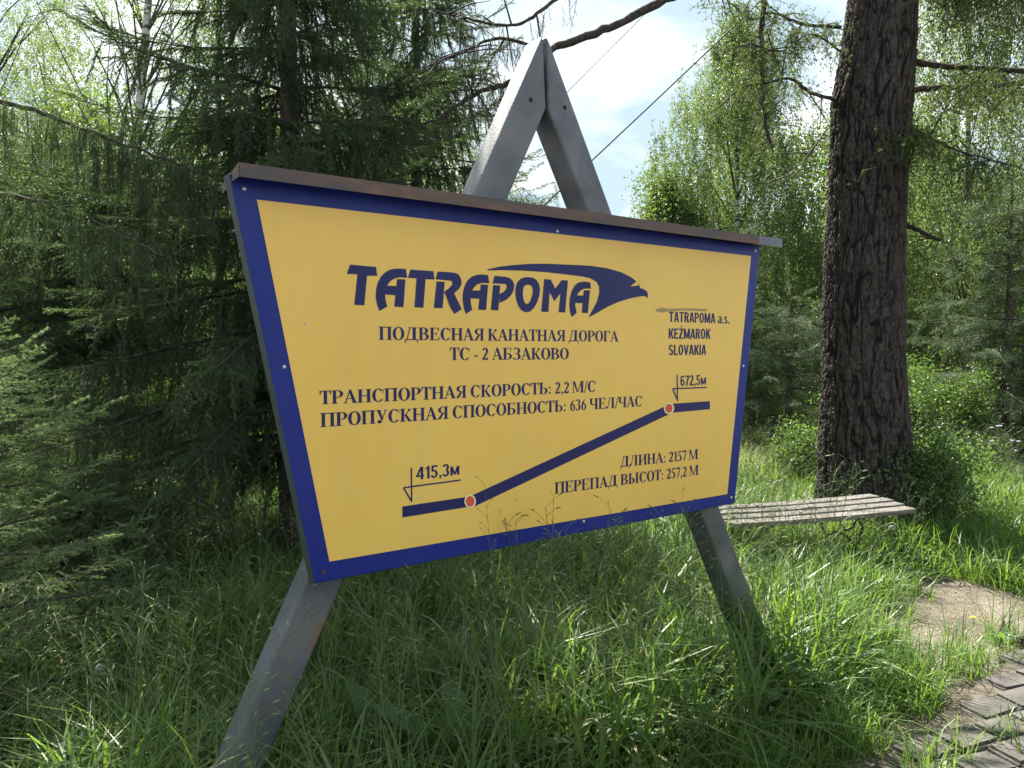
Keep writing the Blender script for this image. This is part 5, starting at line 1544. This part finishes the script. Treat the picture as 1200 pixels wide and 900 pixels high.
# broad leafed plants
def broad_leaf(c, L_, W_, d, up_, r):
    """one large ribbed leaf, 2 x 10 faces with a sunken midrib"""
    V, F = [], []
    sd = Vector((-d.y, d.x, 0))
    n_ = 10
    for k in range(n_ + 1):
        t = k / n_
        p = c + d * L_ * (t * .55 + .25 * t * t) + Vector((0, 0, L_ * (up_ * t - .35 * t * t * t)))
        w_ = W_ * .5 * math.sin(PI * min(1, t * .97 + .03)) ** .65 * (1 - .35 * t) * (1 if k % 2 else .93)
        V += [p - sd * w_ + Vector((0, 0, w_ * .25 + r.uniform(-.004, .004))), p, p + sd * w_ + Vector((0, 0, w_ * .25 + r.uniform(-.004, .004)))]
        if k:
            i = (k - 1) * 3
            F += [(i, i + 1, i + 4, i + 3), (i + 1, i + 2, i + 5, i + 4)]
    return MB().add(V, F)
def dock(px, py, nl, L_, W_, seed, label):
    c = on_ground(px, py); r = random.Random(seed)
    t = empty('broad_leaved_plant', (c.x, c.y, 0)); tag(t, label, 'plant')
    for k in range(nl):
        an = 2 * PI * k / nl + r.uniform(-.4, .4) - .9
        mb = broad_leaf(Vector((0, 0, .02)), L_ * r.uniform(.8, 1.1), W_ * r.uniform(.8, 1.1), Vector((math.cos(an), math.sin(an), 0)), r.uniform(.75, 1.05), r)
        mb.build('leaf', M['weed'], t, True)
dock(556, 955, 5, .50, .14, 1, 'burdock-like plant with large upright leaves low in the middle of the grass')
dock(458, 940, 4, .44, .12, 2, 'broad leaved plant right of the left leg at the bottom')
dock(160, 905, 6, .20, .05, 3, 'leafy weed in the lower left grass')
dock(1078, 668, 6, .16, .05, 4, 'low leafy rosette at the edge of the bare earth')
dock(1130, 650, 7, .22, .07, 5, 'green rosette of leaves in the shade right of the bench')
dock(1175, 760, 6, .14, .04, 6, 'small dandelion leaf rosette by the paving stones')

def dandelion(px, py, Y, label, fluffy=True, r_=.022):
    c = at(px, py, Y); r = random.Random(px)
    t = empty('dandelion', (c.x, c.y, 0)); tag(t, label, 'flower')
    MB().tube([(0, 0, -.02), (.01, 0, c.z * .5), (0, 0, c.z)], [.0022, .002, .0018], 5).build('stem', M['weed'], t)
    V, F = [], []
    if fluffy:
        for k in range(150):
            d = Vector((r.gauss(0, 1), r.gauss(0, 1), r.gauss(0, 1))).normalized(); a_, b2 = perp(d)
            p = Vector((0, 0, c.z)) + d * r_ * .3; q = Vector((0, 0, c.z)) + d * r_; i = len(V)
            V += [p, q + a_ * .004, q - a_ * .004, q + b2 * .004, q - b2 * .004]; F += [(i, i + 1, i + 2), (i, i + 3, i + 4)]
        MB().add(V, F).build('seed_head', M['fluff'], t)
    else:
        for k in range(40):
            an = 2 * PI * k / 20 + (k // 20) * .15; d = Vector((math.cos(an), math.sin(an), .35 + .5 * (k // 20))).normalized(); s = Vector((-math.sin(an), math.cos(an), 0)) * .0028
            p = Vector((0, 0, c.z)); i = len(V); l = .020 - .006 * (k // 20)
            V += [p, p + d * l * .6 + s, p + d * l, p + d * l * .6 - s]; F.append((i, i + 1, i + 2, i + 3))
        MB().add(V, F).build('petals', M['petal'], t)
dandelion(1045, 619, 5.3, 'white dandelion clock beneath the right end of the bench')
dandelion(117, 783, 2.6, 'dandelion clock half sunk in the grass at the lower left', True, .015)
dandelion(77, 886, 2.3, 'dandelion clock in the bottom left corner', True, .015)
dandelion(1140, 724, 4.35, 'yellow dandelion flower at the edge of the bare earth', False)
def flower_patch(px, Y, w, n, h, mat, label, r_=.02):
    c = Vector(XY(px, Y)); r = random.Random(px); T = MB(); V, F = [], []
    t = empty('wild_flowers', c); tag(t, label, 'flowers')
    for k in range(n):
        x_, y_, z_ = r.uniform(-w, w), r.uniform(-w, w), h * r.uniform(.7, 1.1)
        T.tube([(x_, y_, 0), (x_ + .02, y_, z_)], .002, 3, False)
        for j in range(5):
            a_ = 2 * PI * j / 5; i = len(V); p = Vector((x_ + .02, y_, z_))
            e = p + Vector((math.cos(a_), math.sin(a_), .4)) * r_; s = Vector((-math.sin(a_), math.cos(a_), 0)) * r_ * .4
            V += [p, p.lerp(e, .6) + s, e, p.lerp(e, .6) - s]; F.append((i, i + 1, i + 2, i + 3))
    T.build('stems', M['weed'], t)
    b = MB().add(V, F).build('blossoms', mat, t); b['kind'] = 'stuff'
flower_patch(1158, 8.3, .3, 9, .75, M['lilac'], 'few pale lilac flowers in the meadow at the right edge', .028)
flower_patch(190, 11.5, 1.0, 60, .95, M['pink'], 'pink wild flowers glimpsed beneath the dark spruce boughs', .03)
